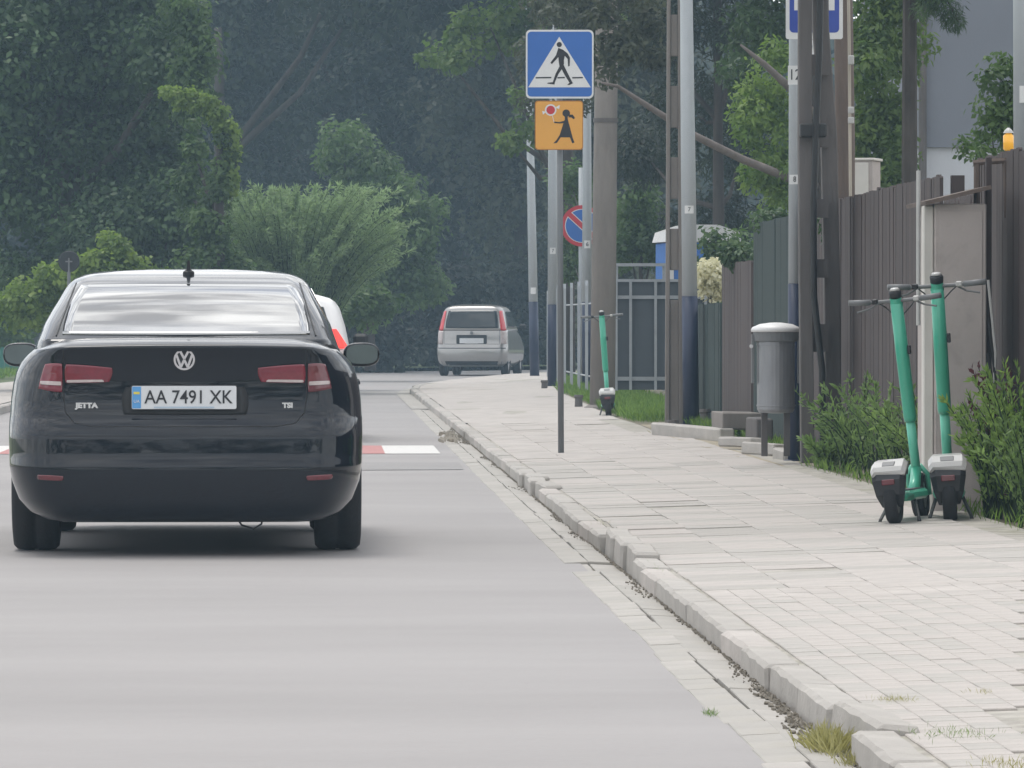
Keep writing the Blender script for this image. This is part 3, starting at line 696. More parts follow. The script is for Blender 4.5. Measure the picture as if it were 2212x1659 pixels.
for k, poly in enumerate([disc(*Q2(1223, 245), 8.2*spx, 18), [Q2(*p) for p in ((1230, 248), (1237, 248), (1242, 255), (1239, 258), (1234, 254), (1228, 254))], [Q2(*p) for p in ((1220, 252), (1226, 252), (1227, 262), (1220, 262))],
      [Q2(*p) for p in ((1219, 260), (1227, 260), (1237, 298), (1241, 308), (1236, 310), (1231, 297), (1211, 297), (1203, 309), (1195, 310), (1202, 303), (1209, 292))], [Q2(*p) for p in ((1220, 261), (1222, 266), (1209, 267), (1197, 266), (1197, 263), (1208, 264))]]):
    plate(ag, 'girl', poly, -.015-.0002*k, .001, 'ink')
plate(ag, 'lollipop_rim', disc(*Q2(1189.5, 238), 12.5*spx, 22), -.015, .001, 'sign_white'); plate(ag, 'lollipop', disc(*Q2(1189.5, 238), 9.3*spx, 22), -.0163, .001, 'sign_red')
for pts_ in (((1199, 233), (1209, 227), (1208, 236)), ((1180, 242), (1171, 240), (1173, 248))): plate(ag, 'wrapper', [Q2(*p) for p in pts_], -.015, .001, 'sign_white')
plate(ag, 'stick', stroke(Q2(1193, 250), Q2(1197, 265), 1.2*spx), -.015, .001, 'sign_white')
bm = BM(); box(bm, (0, .025, .0), (.1, .03, .03)); obj('clamp', bm, 'sign_back', ag)
# no parking
ND = 88; npx = ND/FPX
ns = empty('no_parking_sign', at(1254, 835, ND), -PSI, 'round blue and red no parking sign on its thin post', 'road sign')
hz = (835-488)*npx
bm = BM(); tube(bm, [(0, 0, -.05), (0, 0, hz+.9)], .03, 12); obj('post', bm, 'galv', ns, smooth=True)
bm = BM(); lathe(bm, [(.32, -.045), (.32, -.035)], 36, (.02, 0, hz), 'Y'); obj('disc', bm, 'sign_red', ns)
bm = BM(); lathe(bm, [(.262, -.049), (.262, -.046)], 36, (.02, 0, hz), 'Y'); obj('rim_line', bm, 'sign_white', ns)
bm = BM(); lathe(bm, [(.25, -.053), (.25, -.050)], 36, (.02, 0, hz), 'Y'); obj('blue_field', bm, 'sign_blue', ns)
bm = BM(); prism(bm, stroke((-.165, hz+.17), (.205, hz-.17), .1), -.056, -.054); obj('bar_edge', bm, 'sign_white', ns)
bm = BM(); prism(bm, stroke((-.175, hz+.18), (.215, hz-.18), .075), -.059, -.057); obj('bar', bm, 'sign_red', ns)
# bus stop sign
bd = 42.0; bpx = bd/FPX
bs = empty('bus_stop_sign', at(1758.5, 0, bd-.05), -PSI, 'blue bus stop sign with white border at the top edge', 'road sign')
def Q3(px, py): return ((px-1758.5)*bpx, (0-py)*bpx)
plate(bs, 'backing', rrect(123*bpx, 200*bpx, 5*bpx, 0, 15*bpx), 0, .012, 'sign_back')
plate(bs, 'border', rrect(123*bpx, 200*bpx, 5*bpx, 0, 15*bpx), -.0125, .001, 'sign_white')
plate(bs, 'blue_field', rrect(107*bpx, 176*bpx, 9*bpx, 0, 17*bpx), -.014, .001, 'sign_blue_b')
busp = [Q3(1715, 23), Q3(1715, -50), Q3(1802, -50), Q3(1802, 23), Q3(1791, 23)]+[Q3(1779+12*math.cos(a), 23-14*math.sin(a)) for a in np.linspace(0, math.pi, 9)][1:-1]+[Q3(1767, 23)]+[Q3(1753-20*0+15*math.cos(a), 23-20*math.sin(a)) for a in np.linspace(0, math.pi, 11)][1:-1]+[Q3(1724, 23)]
plate(bs, 'bus', [Q3(1715, 23), Q3(1715, -50), Q3(1802, -50), Q3(1802, 23), Q3(1789, 23), Q3(1789, -2), Q3(1725, -2), Q3(1725, 23)], -.0156, .001, 'sign_white')
plate(bs, 'wheel', [Q3(1756+14*math.cos(a), 23-15*math.sin(a)) for a in np.linspace(0, math.pi, 13)], -.0156, .001, 'sign_white')
plate(bs, 'bus_window', [Q3(1722, -12), Q3(1722, -40), Q3(1795, -40), Q3(1795, -12)], -.017, .001, 'sign_blue_b')
bm = BM(); box(bm, (-.14, .03, 0), (.06, .05, .03)); obj('clamp', bm, 'sign_back', bs)
# dark round sign on the left
rs = empty('round_sign', at(149, 800, 82), 0, 'dark round sign seen from behind above the black car', 'road sign')
p116 = 82/FPX
bm = BM(); tube(bm, [(0, 0, 0), (0, 0, 238*p116)], .025, 8); obj('post', bm, 'post', rs)
bm = BM(); lathe(bm, [(.145, -.02), (.155, -.01), (.155, .02)], 26, (0, 0, 235*p116), 'Y'); obj('disc', bm, 'trim', rs)
bm = BM(); box(bm, (0, -.03, 235*p116), (.1, .02, .02)); box(bm, (0, -.035, 235*p116), (.02, .02, .1)); obj('bracket', bm, 'greyp', rs)

# ================================================================== LITTER BIN
BD = 41.8; q = at(1676, 985, BD); b6 = BD/FPX
lb = empty('litter_bin', (q.x, q.y, q.z), 0, 'grey metal litter bin with white domed lid left of the twin pole', 'litter bin')
lb.scale = (.92, .92, 1)
def BZ(py): return (985-py)*b6
bm = BM(); lathe(bm, [(.02, BZ(893)), (.135, BZ(891)), (.15, BZ(884)), (.152, BZ(735)), (.145, BZ(728)), (.02, BZ(730))], 30); obj('drum', bm, 'bin', lb, smooth=False)
bm = BM(); lathe(bm, [(.165, BZ(738)), (.175, BZ(736)), (.185, BZ(716)), (.18, BZ(716))], 30); obj('collar', bm, 'greyp', lb)
bm = BM(); lathe(bm, [(.197, BZ(717)), (.2, BZ(712)), (.19, BZ(707)), (.13, BZ(700)), (.05, BZ(697)), (.005, BZ(696.5))], 30); obj('lid', bm, 'lid', lb, smooth=True)
for sx in (-1, 1):
    bm = BM(); box(bm, (sx*.185, 0, BZ(775)), (.022, .05, BZ(722)-BZ(828)), bev=.003); obj('bracket', bm, 'greyp', lb)
for sx in (-.09, .09):
    bm = BM(); box(bm, (sx, .02, BZ(918)), (.05, .04, BZ(850)-BZ(985)), bev=.003); obj('leg', bm, 'pole_dark', lb)
bm = BM(); lathe(bm, [(.014, -.03), (.014, 0)], 10, (-.2, -.03, BZ(748)), 'Y'); obj('lock', bm, 'lid', lb)
for sz, wz in (('rib', BZ(876)), ('rib', BZ(744))):
    bm = BM(); lathe(bm, [(.1545, wz-.006), (.1565, wz), (.1545, wz+.006)], 30); obj(sz, bm, 'bin', lb)
# loose slabs and kerb pieces around it
def piece(label, px, py, d, s, rz, m, cat='concrete block', tilt=(0, 0)):
    p = at(px, py, d); bm = BM(); box(bm, (0, 0, s[2]/2), s, bev=.012)
    for v in bm.verts: v.co += Vector((RNG.normal(), RNG.normal(), RNG.normal()))*.003
    o = obj('concrete_block', bm, m, None, p, (tilt[0], tilt[1], rz)); return tag(o, label, cat, 'loose concrete blocks by the bin')
piece('long pale kerb piece at the foot of the thick grey lamp post', 1494, 948, 51, (.13, 3.2, .12), .13, 'concrete')
piece('brown concrete slab ledge left of the bin legs', 1592, 926, 50, (.36, .8, .15), .05, 'pole_conc')
piece('dark concrete block below the litter bin', 1640, 950, 47, (.14, .5, .18), .1, 'pole_dark')
piece('small pale kerb fragment left of the bin', 1600, 965, 46.4, (.12, .5, .08), .5, 'concrete')
piece('long tilted kerb fragment in front of the bin', 1653, 985, 44.5, (.14, .8, .1), .25, 'concrete_c', tilt=(0, .1))
piece('pale broken kerb end beside the twin pole foot', 1700, 998, 43, (.14, .4, .1), .12, 'concrete', tilt=(.05, 0))
for (px, py, d, lb_) in ((1453, 935, 53.5, 'short dark stump at the foot of the thick grey lamp post'), (1523, 910, 56, 'short dark stump right of the navy lamp post base'), (1176, 838, 88.5, 'tiny dark stump on the pavement left of the sign post'), (1250, 874, 70, 'dark stump left of the thick concrete pole')):
    p = at(px, py, d); bm = BM(); lathe(bm, [(.05, -.03), (.045, .08), (.06, .09), (.055, .12)], 10); tag(obj('bollard_stump', bm, 'pole_dark', None, p), lb_, 'stump', 'dark stumps along the pavement')
# ================================================================== CABINET, BOXES, FRAME
cb = empty('utility_cabinet', (3.50, 31.2, .1), 0, 'tall beige grey utility cabinet with slanted roof behind the scooters', 'cabinet')
bm = BM(); box(bm, (0, .45, .86), (.285, .9, 1.72), bev=.006); obj('body', bm, 'beige', cb)
bm = BM(); box(bm, (-.172, .1, .86), (.055, .12, 1.70), bev=.006); obj('lit_side_strip', bm, 'cream', cb)  # pale strip puts the light on the cabinet's left side into colour
bm = BM(); box(bm, (-.02, .45, 1.765), (.37, 1.05, .022), rot=Euler((0, -.24, 0))); obj('roof', bm, 'wood', cb)
bm = BM(); tube(bm, [(-.235, -.02, 1.05), (-.235, -.02, 1.9)], .012, 8); obj('pipe', bm, 'whitep', cb)
bm = BM(); box(bm, (0, -.003, .88), (.24, .006, 1.6), bev=.002); obj('door', bm, 'beige', cb)
bm = BM(); box(bm, (.165, .1, 1.0), (.03, .05, 1.95)); obj('side_post', bm, 'board', cb)
for k in range(3):
    bm = BM(); tube(bm, [(.15, -.02, 1.3-.2*k), (.19, -.03, .9-.15*k), (.17, -.02, .5)], .008, 6); obj('loose_wire', bm, 'whitep' if k == 0 else 'cable', cb)
wf = empty('garden_arch', at(2110, 430, 31.9), 0, 'small dark wooden arch over the fence with a lantern near the right edge', 'garden arch')
q = at(2110, 430, 31.9)
for a, b in (((2110, 470), (2110, 352)), ((2176, 470), (2172, 345)), ((2102, 352), (2182, 346))):
    bm = BM(); tube(bm, [at(*a, 31.9)-q, at(*b, 31.9)-q], .018, 6); obj('beam', bm, 'wood', wf)
ln = at(2178, 305, 31.9)
la = empty('lantern', ln, 0, 'small amber glass lantern near the right edge above the fence', 'lantern')
bm = BM(); lathe(bm, [(.018, -.055), (.03, -.045), (.03, .03), (.015, .045)], 14); obj('glass', bm, 'amber_glass', la, smooth=True)
bm = BM(); lathe(bm, [(.03, .045), (.022, .06), (.006, .075)], 12); obj('cap', bm, 'whitep', la)
bm = BM(); tube(bm, [(0, 0, -.06), (0, 0, -.2)], .008, 6); obj('stand', bm, 'wood', la)
eb = empty('meter_box', at(1866, 425, 44), -.3, 'white meter box with beige side standing above the brown fence', 'meter box')
bm = BM(); box(bm, (0, 0, .13), (.2, .3, .29), bev=.006); obj('housing', bm, 'beige', eb)
bm = BM(); box(bm, (-.012, -.155, .13), (.16, .012, .26), bev=.004); obj('front', bm, 'cream', eb)
bm = BM(); box(bm, (0, 0, .285), (.23, .33, .02), bev=.004); obj('lid', bm, 'cream', eb)
bm = BM(); box(bm, (0, 0, -.9), (.06, .06, 1.78)); obj('post', bm, 'board', eb)
# blue cabin behind the gate
pt = empty('portable_toilet', at(1505, 840, 80), .12, 'blue portable toilet with white roof behind the gate and pole', 'portable toilet')
bm = BM(); box(bm, (0, 0, 1.05), (1.0, 1.0, 2.0), bev=.02); obj('cabin', bm, 'toilet', pt)
bm = BM(); prism(bm, [(-.54, 2.06), (.54, 2.06), (.5, 2.2), (.2, 2.3), (-.2, 2.3), (-.5, 2.2)], -.54, .54); obj('roof', bm, 'lid', pt)
for k in (-.46, .46):
    bm = BM(); box(bm, (k, -.51, 1.05), (.07, .04, 2.0)); obj('corner', bm, 'lid', pt)
bm = BM(); box(bm, (0, -.515, 1.0), (.7, .03, 1.8), bev=.01); obj('door', bm, 'toilet', pt)

# ================================================================== CARS
def lerp_tab(tab, z):
    if z <= tab[0][0]: return tab[0][1:]
    for a, b in zip(tab, tab[1:]):
        if z <= b[0]:
            t = (z-a[0])/(b[0]-a[0]); return [x+(y-x)*t for x, y in zip(a[1:], b[1:])]
    return tab[-1][1:]
def ring_pts(hw, y0, y1, rx, ry, fx, fy, bow):
    """half outline from rear centre to front centre"""
    P = []; k1, k2, k3 = 8, 9, 12
    for i in range(k1): P.append(((hw-rx)*i/k1, y0))
    for i in range(k2+1): a = math.pi/2*i/k2; P.append((hw-rx+rx*math.sin(a), y0+ry*(1-math.cos(a))))
    ya, yb = y0+ry, y1-fy
    for i in range(1, k3): P.append((hw, ya+(yb-ya)*i/k3))
    for i in range(k2+1): a = math.pi/2*i/k2; P.append((hw-fx+fx*math.cos(a), y1-fy+fy*math.sin(a)))
    for i in range(1, k1+1): P.append(((hw-fx)*(1-i/k1), y1))
    return [(x, y+bow*(x/hw)**2*max(0, 1-(y-y0)/1.2)) for x, y in P]
def shell(tab, zfun=None, captop=None):
    """closed body made of stacked plan outlines"""
    bm = BM(); rings = []
    for row in tab:
        z, hw, y0, y1, rx, ry, fx, fy, bow = row
        h = ring_pts(hw, y0, y1, rx, ry, fx, fy, bow); full = h+[(-x, y) for x, y in h[-2:0:-1]]
        rings.append([bm.verts.new((x, y, zfun(x, y, z) if zfun else z)) for x, y in full])
    n = len(rings[0])
    for a, b in zip(rings, rings[1:]):
        for k in range(n): bm.faces.new((a[k], a[(k+1) % n], b[(k+1) % n], b[k]))
    for r_, flip in ((rings[0], False), (rings[-1], True)):
        # cap as strips joining left and right halves
        m = len(r_)//2
        for k in range(m):
            a, b = r_[k], r_[k+1]; c_, d_ = r_[-(k+1)] if k+1 < m else r_[m], r_[-k] if k else r_[0]
            vs_ = []
            for v in (a, b, c_, d_):
                if v not in vs_: vs_.append(v)
            if len(vs_) >= 3:
                try: bm.faces.new(vs_)
                except ValueError: pass
    bmesh.ops.recalc_face_normals(bm, faces=bm.faces)
    return bm
def catmull(tab, sub=3):
    out = []; A = np.array(tab, float); n = len(A)
    for i in range(n-1):
        p0, p1, p2, p3 = A[max(i-1, 0)], A[i], A[i+1], A[min(i+2, n-1)]
        for s in range(sub):
            t = s/sub; out.append(tuple(p1+.5*t*((p2-p0)*.7+t*(2*p0*.7-(4.1)*p1+ (3.4)*p2-.7*p3 if False else 0)) if False else p1+(p2-p1)*(t*t*(3-2*t)*.35+t*.65)))
    out.append(tuple(A[-1])); return out
def cut_arches(o, wheels, r, hw):
    cs = []
    for y, z in wheels:
        for s in (-1, 1):
            bm = BM(); lathe(bm, [(r, s*(hw-.33)), (r, s*(hw+.1))] if s > 0 else [(r, -(hw+.1)), (r, -(hw-.33))], 36, (0, y, z), 'X')
            me = bpy.data.meshes.new('cut'); bm.to_mesh(me); bm.free(); c_ = bpy.data.objects.new('cut', me); COL.objects.link(c_); cs.append(c_)
            md = o.modifiers.new('b', 'BOOLEAN'); md.operation = 'DIFFERENCE'; md.object = c_; md.solver = 'EXACT'
    bpy.context.view_layer.update()
    me = bpy.data.meshes.new_from_object(o.evaluated_get(bpy.context.evaluated_depsgraph_get()))
    o.modifiers.clear(); o.data = me
    for c_ in cs: bpy.data.objects.remove(c_)
def bvh_of(*objs):
    V, Fc = [], []
    for o in objs:
        n = len(V); V += [v.co.copy() for v in o.data.vertices]; Fc += [[n+i for i in p.vertices] for p in o.data.polygons]
    return BVHTree.FromPolygons(V, Fc)
def patch(name, bv, corners, m, parent, off=.004, r=0, nu=14, nv=10, axis='Y', side=1, skirt=.02, smooth=True):
    """raised panel following the body: corners in (x,z) seen from behind (or (y,z) seen from the side)"""
    bm = BM(); (a, b, c_, d_) = [Vector(p) for p in corners]; G = []
    for j in range(nv+1):
        row = []
        for i in range(nu+1):
            s, t = 2*i/nu-1, 2*j/nv-1; s2, t2 = s*math.sqrt(1-r*t*t/2), t*math.sqrt(1-r*s*s/2)
            u, v = (s2+1)/2, (t2+1)/2; p = (a*(1-u)+b*u)*(1-v)+(d_*(1-u)+c_*u)*v
            if axis == 'Y': o_, dr = Vector((p.x, -1, p.y)), Vector((0, 1, 0))
            else: o_, dr = Vector((side*2, p.x, p.y)), Vector((-side, 0, 0))
            h = bv.ray_cast(o_, dr)
            if h[0] is None: row.append(None)
            else: row.append(h[0]-dr*off)
        G.append(row)
    # fill misses from neighbours
    for j in range(nv+1):
        for i in range(nu+1):
            if G[j][i] is None:
                c = [G[jj][ii] for jj in range(nv+1) for ii in range(nu+1) if G[jj][ii] is not None]
                if not c: bm.free(); return None
                G[j][i] = min(c, key=lambda q_: abs(q_.z-((a.y*(1-j/nv))+d_.y*j/nv))+.001*abs(q_.x))
    Vt = [[bm.verts.new(p) for p in row] for row in G]
    for j in range(nv):
        for i in range(nu): bm.faces.new((Vt[j][i], Vt[j][i+1], Vt[j+1][i+1], Vt[j+1][i]))
    edge = [Vt[0][i] for i in range(nu+1)]+[Vt[j][nu] for j in range(1, nv+1)]+[Vt[nv][i] for i in range(nu-1, -1, -1)]+[Vt[j][0] for j in range(nv-1, 0, -1)]
    dr = Vector((0, 1, 0)) if axis == 'Y' else Vector((-side, 0, 0))
    low = [bm.verts.new(v.co+dr*skirt) for v in edge]; n = len(edge)
    for k in range(n): bm.faces.new((edge[(k+1) % n], edge[k], low[k], low[(k+1) % n]))
    bmesh.ops.recalc_face_normals(bm, faces=bm.faces); bm.normal_update()
    me = bpy.data.meshes.new(name); bm.to_mesh(me); bm.free()
    o = link(name, me, m, parent); fl = [len(Vt) and (i < nu*nv) for i in range(len(me.polygons))]; me.polygons.foreach_set('use_smooth', fl)
    return o
def line_on(name, bv, pts, w, m, parent, off=.003, axis='Y', side=1):
    """thin raised line (seam, moulding) following the body"""
    bm = BM(); L = []
    dense = []
    for p, q in zip(pts, pts[1:]):
        n = max(2, int((Vector(q)-Vector(p)).length/.04))
        dense += [Vector(p).lerp(Vector(q), k/n) for k in range(n)]
    dense.append(Vector(pts[-1]))
    for p in dense:
        o_, dr = (Vector((p.x, -1, p.y)), Vector((0, 1, 0))) if axis == 'Y' else (Vector((side*2, p.x, p.y)), Vector((-side, 0, 0)))
        h = bv.ray_cast(o_, dr)
        if h[0] is not None: L.append(h[0]-dr*(off-w*.35))
    if len(L) > 1: tube(bm, L, w/2, 6); return obj(name, bm, m, parent)
def wheel(parent, x, y, r, w, side, dark=False):
    root = bpy.data.objects.new('wheel', None); COL.objects.link(root); root.parent = parent; root.location = (x, y, r)
    bm = BM(); h = w/2
    lathe(bm, [(r*.66, -h*.85), (r*.8, -h), (r*.93, -h*.96), (r*.985, -h*.8), (r, -h*.5), (r, -.012), (r*.985, -.01), (r*.985, .01), (r, .012), (r, h*.5), (r*.985, h*.8), (r*.93, h*.96), (r*.8, h), (r*.66, h*.85)], 44, axis='X', closed=True)
    obj('tyre', bm, 'rubber', root, smooth=True)
    bm = BM(); lathe(bm, [(r*.66, -h*.8), (r*.64, h*.7), (r*.6, h*.55), (r*.2, h*.3), (.02, h*.3), (.02, -h*.3), (r*.6, -h*.6)], 30, axis='X', closed=True)
    for k in range(5):
        a = 2*math.pi*k/5; box(bm, (h*.55, math.cos(a)*r*.38, math.sin(a)*r*.38), (.03, .055, r*.5), rot=Euler((a+math.pi/2, 0, 0)))
    o = obj('rim', bm, 'alloy', root)
    if side < 0: root.rotation_euler = (0, 0, math.pi)
    return root
# ---- black saloon
JY = 28.25
jc = at(406, 695, JY); jet = empty('parked_car' if False else 'black_saloon_car', (-.69-.0, JY, 0), .012, 'black saloon car driving ahead with number plate AA 7491 XK', 'car')
LN = 4.62
#        z    hw    y0    y1   rx   ry   fx  fy   bow
low = [(.17, .67, .16, 4.45, .16, .3, .2, .5, .02), (.182, .73, .10, 4.5, .2, .34, .3, .5, .03), (.22, .79, .055, 4.55, .22, .36, .35, .5, .03), (.28, .838, .03, 4.6, .24, .38, .4, .6, .04), (.37, .872, .012, 4.62, .24, .38, .4, .6, .05),
       (.445, .884, .0, 4.62, .22, .36, .4, .6, .05), (.462, .886, .004, 4.62, .22, .36, .4, .6, .05), (.485, .887, .024, 4.62, .22, .36, .4, .6, .05), (.52, .888, .03, 4.61, .22, .36, .4, .6, .05), (.585, .889, .026, 4.6, .22, .36, .4, .6, .05), (.603, .889, .03, 4.6, .22, .36, .4, .6, .05), (.64, .889, .055, 4.59, .22, .36, .4, .6, .05), (.685, .888, .098, 4.58, .22, .36, .4, .6, .05),
       (.70, .886, .112, 4.57, .22, .36, .4, .6, .05), (.78, .882, .122, 4.55, .22, .38, .4, .6, .05), (.86, .872, .128, 4.52, .22, .4, .4, .6, .05), (.92, .855, .126, 4.5, .22, .4, .4, .6, .05), (.965, .832, .118, 4.48, .22, .4, .4, .6, .05), (1.0, .80, .105, 4.45, .2, .38, .4, .6, .05), (1.03, .765, .088, 4.4, .18, .36, .4, .6, .05), (1.048, .735, .078, 4.35, .16, .34, .4, .6, .05), (1.055, .715, .092, 4.3, .14, .32, .4, .6, .05),
       (1.072, .68, .16, 4.2, .12, .3, .4, .6, .04), (1.09, .62, .34, 4.0, .12, .3, .4, .6, .03), (1.1, .5, .55, 3.8, .12, .3, .3, .5, .0)]
def zf(x, y, z):
    w = max(0, min(1, (z-.7)/.35)); t = max(0, min(1, (y-1.0)/3.6)); return z-w*(t*t)*.30-(.012*(x/.7)**2 if z > 1.03 else 0)
body = obj('body', shell(low, zf), 'paint_black', jet, smooth=True)
cut_arches(body, [(1.0, .32), (3.65, .32)], .36, .89)
cabt = [(1.0, .79, .42, 3.7, .16, .5, .3, .7, .04), (1.07, .765, .45, 3.5, .085, .5, .3, .7, .04), (1.10, .755, .52, 3.4, .085, .5, .3, .7, .04), (1.16, .735, .67, 3.25, .085, .45, .3, .7, .04), (1.22, .705, .83, 3.08, .085, .4, .3, .7, .04), (1.28, .672, 1.0, 2.9, .085, .36, .3, .6, .04), (1.33, .648, 1.16, 2.76, .085, .34, .3, .6, .05),
        (1.365, .63, 1.29, 2.66, .085, .34, .3, .5, .05), (1.395, .602, 1.44, 2.55, .085, .34, .3, .5, .05), (1.418, .56, 1.6, 2.45, .085, .34, .3, .4, .05), (1.436, .48, 1.78, 2.35, .14, .3, .2, .3, .04), (1.446, .3, 1.92, 2.28, .1, .14, .1, .14, .0), (1.45, .12, 2.02, 2.2, .05, .05, .05, .05, .0)]
cabin = obj('cabin', shell(catmull(cabt, 2)), 'paint_black', jet, smooth=True)
bvb, bvc = bvh_of(body), bvh_of(cabin)
patch('rear_window', bvc, [(-.645, 1.102), (.645, 1.102), (.568, 1.366), (-.568, 1.366)], 'glass', jet, .005, r=.12, nu=24, nv=14)
for s in (-1, 1):
    patch('side_window', bvc, [(1.35, 1.04), (2.35, 1.02), (2.3, 1.33), (1.75, 1.345)], 'glass', jet, .004, axis='X', side=s)
    patch('side_window', bvc, [(2.4, 1.02), (3.2, 1.0), (2.75, 1.27), (2.36, 1.33)], 'glass', jet, .004, axis='X', side=s)
    line_on('chrome_strip', bvc, [(1.2, 1.03), (2.3, 1.0), (3.3, .985)], .014, 'chrome', jet, axis='X', side=s)
    patch('door_handle', bvb, [(1.55, .84), (1.75, .84), (1.75, .87), (1.55, .87)], 'paint_black', jet, .025, .5, axis='X', side=s, nu=6, nv=4)
    line_on('door_seam', bvb, [(1.45, .32), (1.4, .6), (1.3, .95)], .008, 'trim', jet, .001, axis='X', side=s); line_on('door_seam', bvb, [(2.35, .3), (2.35, .95)], .008, 'trim', jet, .001, axis='X', side=s)
    line_on('window_edge', bvc, [(s*.655, 1.10), (s*.58, 1.37)], .009, 'trim', jet, .006)
    # lamps
    a, b = (.590, .362)
    tl = patch('tail_light', bvb, [(s*.600, .862), (s*.372, .868), (s*.355, .942), (s*.600, .962)] if s < 0 else [(.372, .868), (.600, .862), (.600, .962), (.355, .942)], 'lamp_red', jet, .012, .25)
    patch('clear_strip', bvb, [(-.59, .866), (-.40, .870), (-.41, .882), (-.59, .880)] if s < 0 else [(.40, .870), (.59, .866), (.59, .880), (.41, .882)], 'lamp_clear', tl, .0165, .2)
    tl2 = patch('tail_light', bvb, [(-.735, .835), (-.610, .815), (-.610, .964), (-.70, .962)] if s < 0 else [(.610, .815), (.735, .835), (.70, .962), (.610, .964)], 'lamp_red' if s < 0 else 'lamp_dark', jet, .012, .2)
    patch('clear_strip', bvb, [(-.722, .858), (-.616, .852), (-.616, .872), (-.722, .876)] if s < 0 else [(.616, .852), (.722, .858), (.722, .876), (.616, .872)], 'lamp_clear', tl2, .0165, .2)
    rf_ = patch('reflector', bvb, [(-.735, .385), (-.605, .38), (-.6, .405), (-.735, .412)] if s < 0 else [(.605, .38), (.735, .385), (.735, .412), (.6, .405)], 'lamp_dark', jet, .006, .3, nu=8, nv=4)
    # mirrors
    bm = BM(); bmesh.ops.create_uvsphere(bm, u_segments=20, v_segments=12, radius=1)
    for v in bm.verts:
        v.co.x = math.copysign(abs(v.co.x)**.75, v.co.x)*.100; v.co.z = math.copysign(abs(v.co.z)**.75, v.co.z)*.066; v.co.y = max(v.co.y*.09, -.03)
    bmesh.ops.translate(bm, vec=(s*.93, 2.95, .99), verts=bm.verts); mr = obj('mirror', bm, 'paint_black', jet, smooth=True)
    bm = BM(); bmesh.ops.create_circle(bm, cap_ends=True, radius=1, segments=24)
    for v in bm.verts: v.co = Vector((s*.933+math.copysign(abs(v.co.x)**.7, v.co.x)*.086, 2.915, .992+math.copysign(abs(v.co.y)**.7, v.co.y)*.053))
    obj('mirror_glass', bm, 'mirror', mr); bm = BM(); box(bm, (s*.82, 2.97, .945), (.14, .06, .035), bev=.008); obj('mirror_arm', bm, 'trim', mr)
    for yy in (1.0, 3.65): wheel(jet, s*.77, yy, .325, .24, s)
# lid panel, seams, lip
line_on('trunk_seam', bvb, [(-.605, 1.03), (-.605, .80), (-.595, .72), (-.55, .665), (-.45, .648), (.45, .648), (.55, .665), (.595, .72), (.605, .80), (.605, 1.03)], .007, 'trim', jet, .0015)
line_on('bumper_crease', bvb, [(-.78, .603), (.78, .603)], .004, 'paint_black', jet, .001)
patch('plate_recess', bvb, [(-.32, .705), (.32, .705), (.31, .85), (-.31, .85)], 'trim', jet, .001, .2)
yp = bvb.ray_cast(Vector((0, -1, .77)), Vector((0, 1, 0)))[0].y-.02
npl = bpy.data.objects.new('number_plate', None); COL.objects.link(npl); npl.parent = jet; npl.location = (-.005, yp, .793); npl.rotation_euler = (math.radians(-2), 0, 0)
plate(npl, 'plate_panel', rrect(.52, .115, .008), 0, .004, 'plate'); plate(npl, 'plate_rim', rrect(.53, .125, .01), .003, .005, 'trim')
plate(npl, 'blue_band', rrect(.044, .108, .004, -.236), -.0045, .001, 'plate_blue'); plate(npl, 'flag', rrect(.03, .012, .001, -.236, .022), -.006, .001, 'plate_yellow')
text('plate_text', 'AA 7491 XK', .094, 'ink', npl, (.022, -.006, -.001), sx=.885, bold=.0006)
text('plate_caption', 'UA', .022, 'sign_white', npl, (-.236, -.007, -.02))
M['plate_pale'] = mat('plate_pale_blue', (.42, .52, .62), .4)
plate(npl, 'plate_footer', rrect(.3, .008, .001, .0, -.0495), -.0065, .001, 'plate_pale')
def badge(txt, sz, x, z, sx=1):
    h = bvb.ray_cast(Vector((x, -1, z)), Vector((0, 1, 0)))[0]; return text('badge', txt, sz, 'chrome', jet, (x, h.y-.006, z), sx=sx, ext=.002, bold=.0022)
badge('JETTA', .034, -.49, .752, 1.2); badge('TSI', .034, .51, .752, 1.15)
# round emblem: ring, V above W
ey = bvb.ray_cast(Vector((0, -1, .977)), Vector((0, 1, 0)))[0].y
em = bpy.data.objects.new('emblem', None); COL.objects.link(em); em.parent = jet; em.location = (-.004, ey-.012, .982); em.rotation_euler = (math.radians(4), 0, 0)
bm = BM(); lathe(bm, [(.049, -.003), (.049, .006), (.0, .006)][:2]+[(.048, .008)], 32, axis='Y'); obj('emblem_base', bm, 'trim', em)
bm = BM(); lathe(bm, [(.043, -.006), (.053, -.006), (.054, .004), (.043, .004)], 36, axis='Y', closed=True); obj('emblem_ring', bm, 'chrome', em)
w_ = .0115
for k, (p, q) in enumerate([((-.02, .041), (0, .004)), ((.02, .041), (0, .004)), ((-.039, .024), (-.017, -.038)), ((-.017, -.038), (0, .0)), ((0, .0), (.017, -.038)), ((.017, -.038), (.039, .024))]):
    plate(em, 'emblem_stroke', stroke(p, q, w_), -.004-.0002*k, .003, 'chrome')
# antenna, underbody, bits
bm = BM(); prism(bm, [(-.012, 1.425), (.012, 1.425), (.006, 1.49), (-.006, 1.49)], 1.58, 1.68); lathe(bm, [(.03, 1.41), (.03, 1.43), (.012, 1.445)], 14, (0, 1.6, 0)); obj('antenna', bm, 'trim', jet)
bm = BM(); box(bm, (0, 2.3, .235), (1.2, 4.1, .09), bev=.02); box(bm, (0, 1.0, .27), (1.5, .07, .07)); box(bm, (0, 3.65, .27), (1.5, .07, .07)); obj('underbody', bm, 'trim', jet)
bm = BM(); tube(bm, [(.25, .2, .2), (.28, .19, .155), (.34, .19, .135), (.38, .2, .16), (.385, .2, .2)], .005, 6); obj('hanging_cable', bm, 'cable', jet)
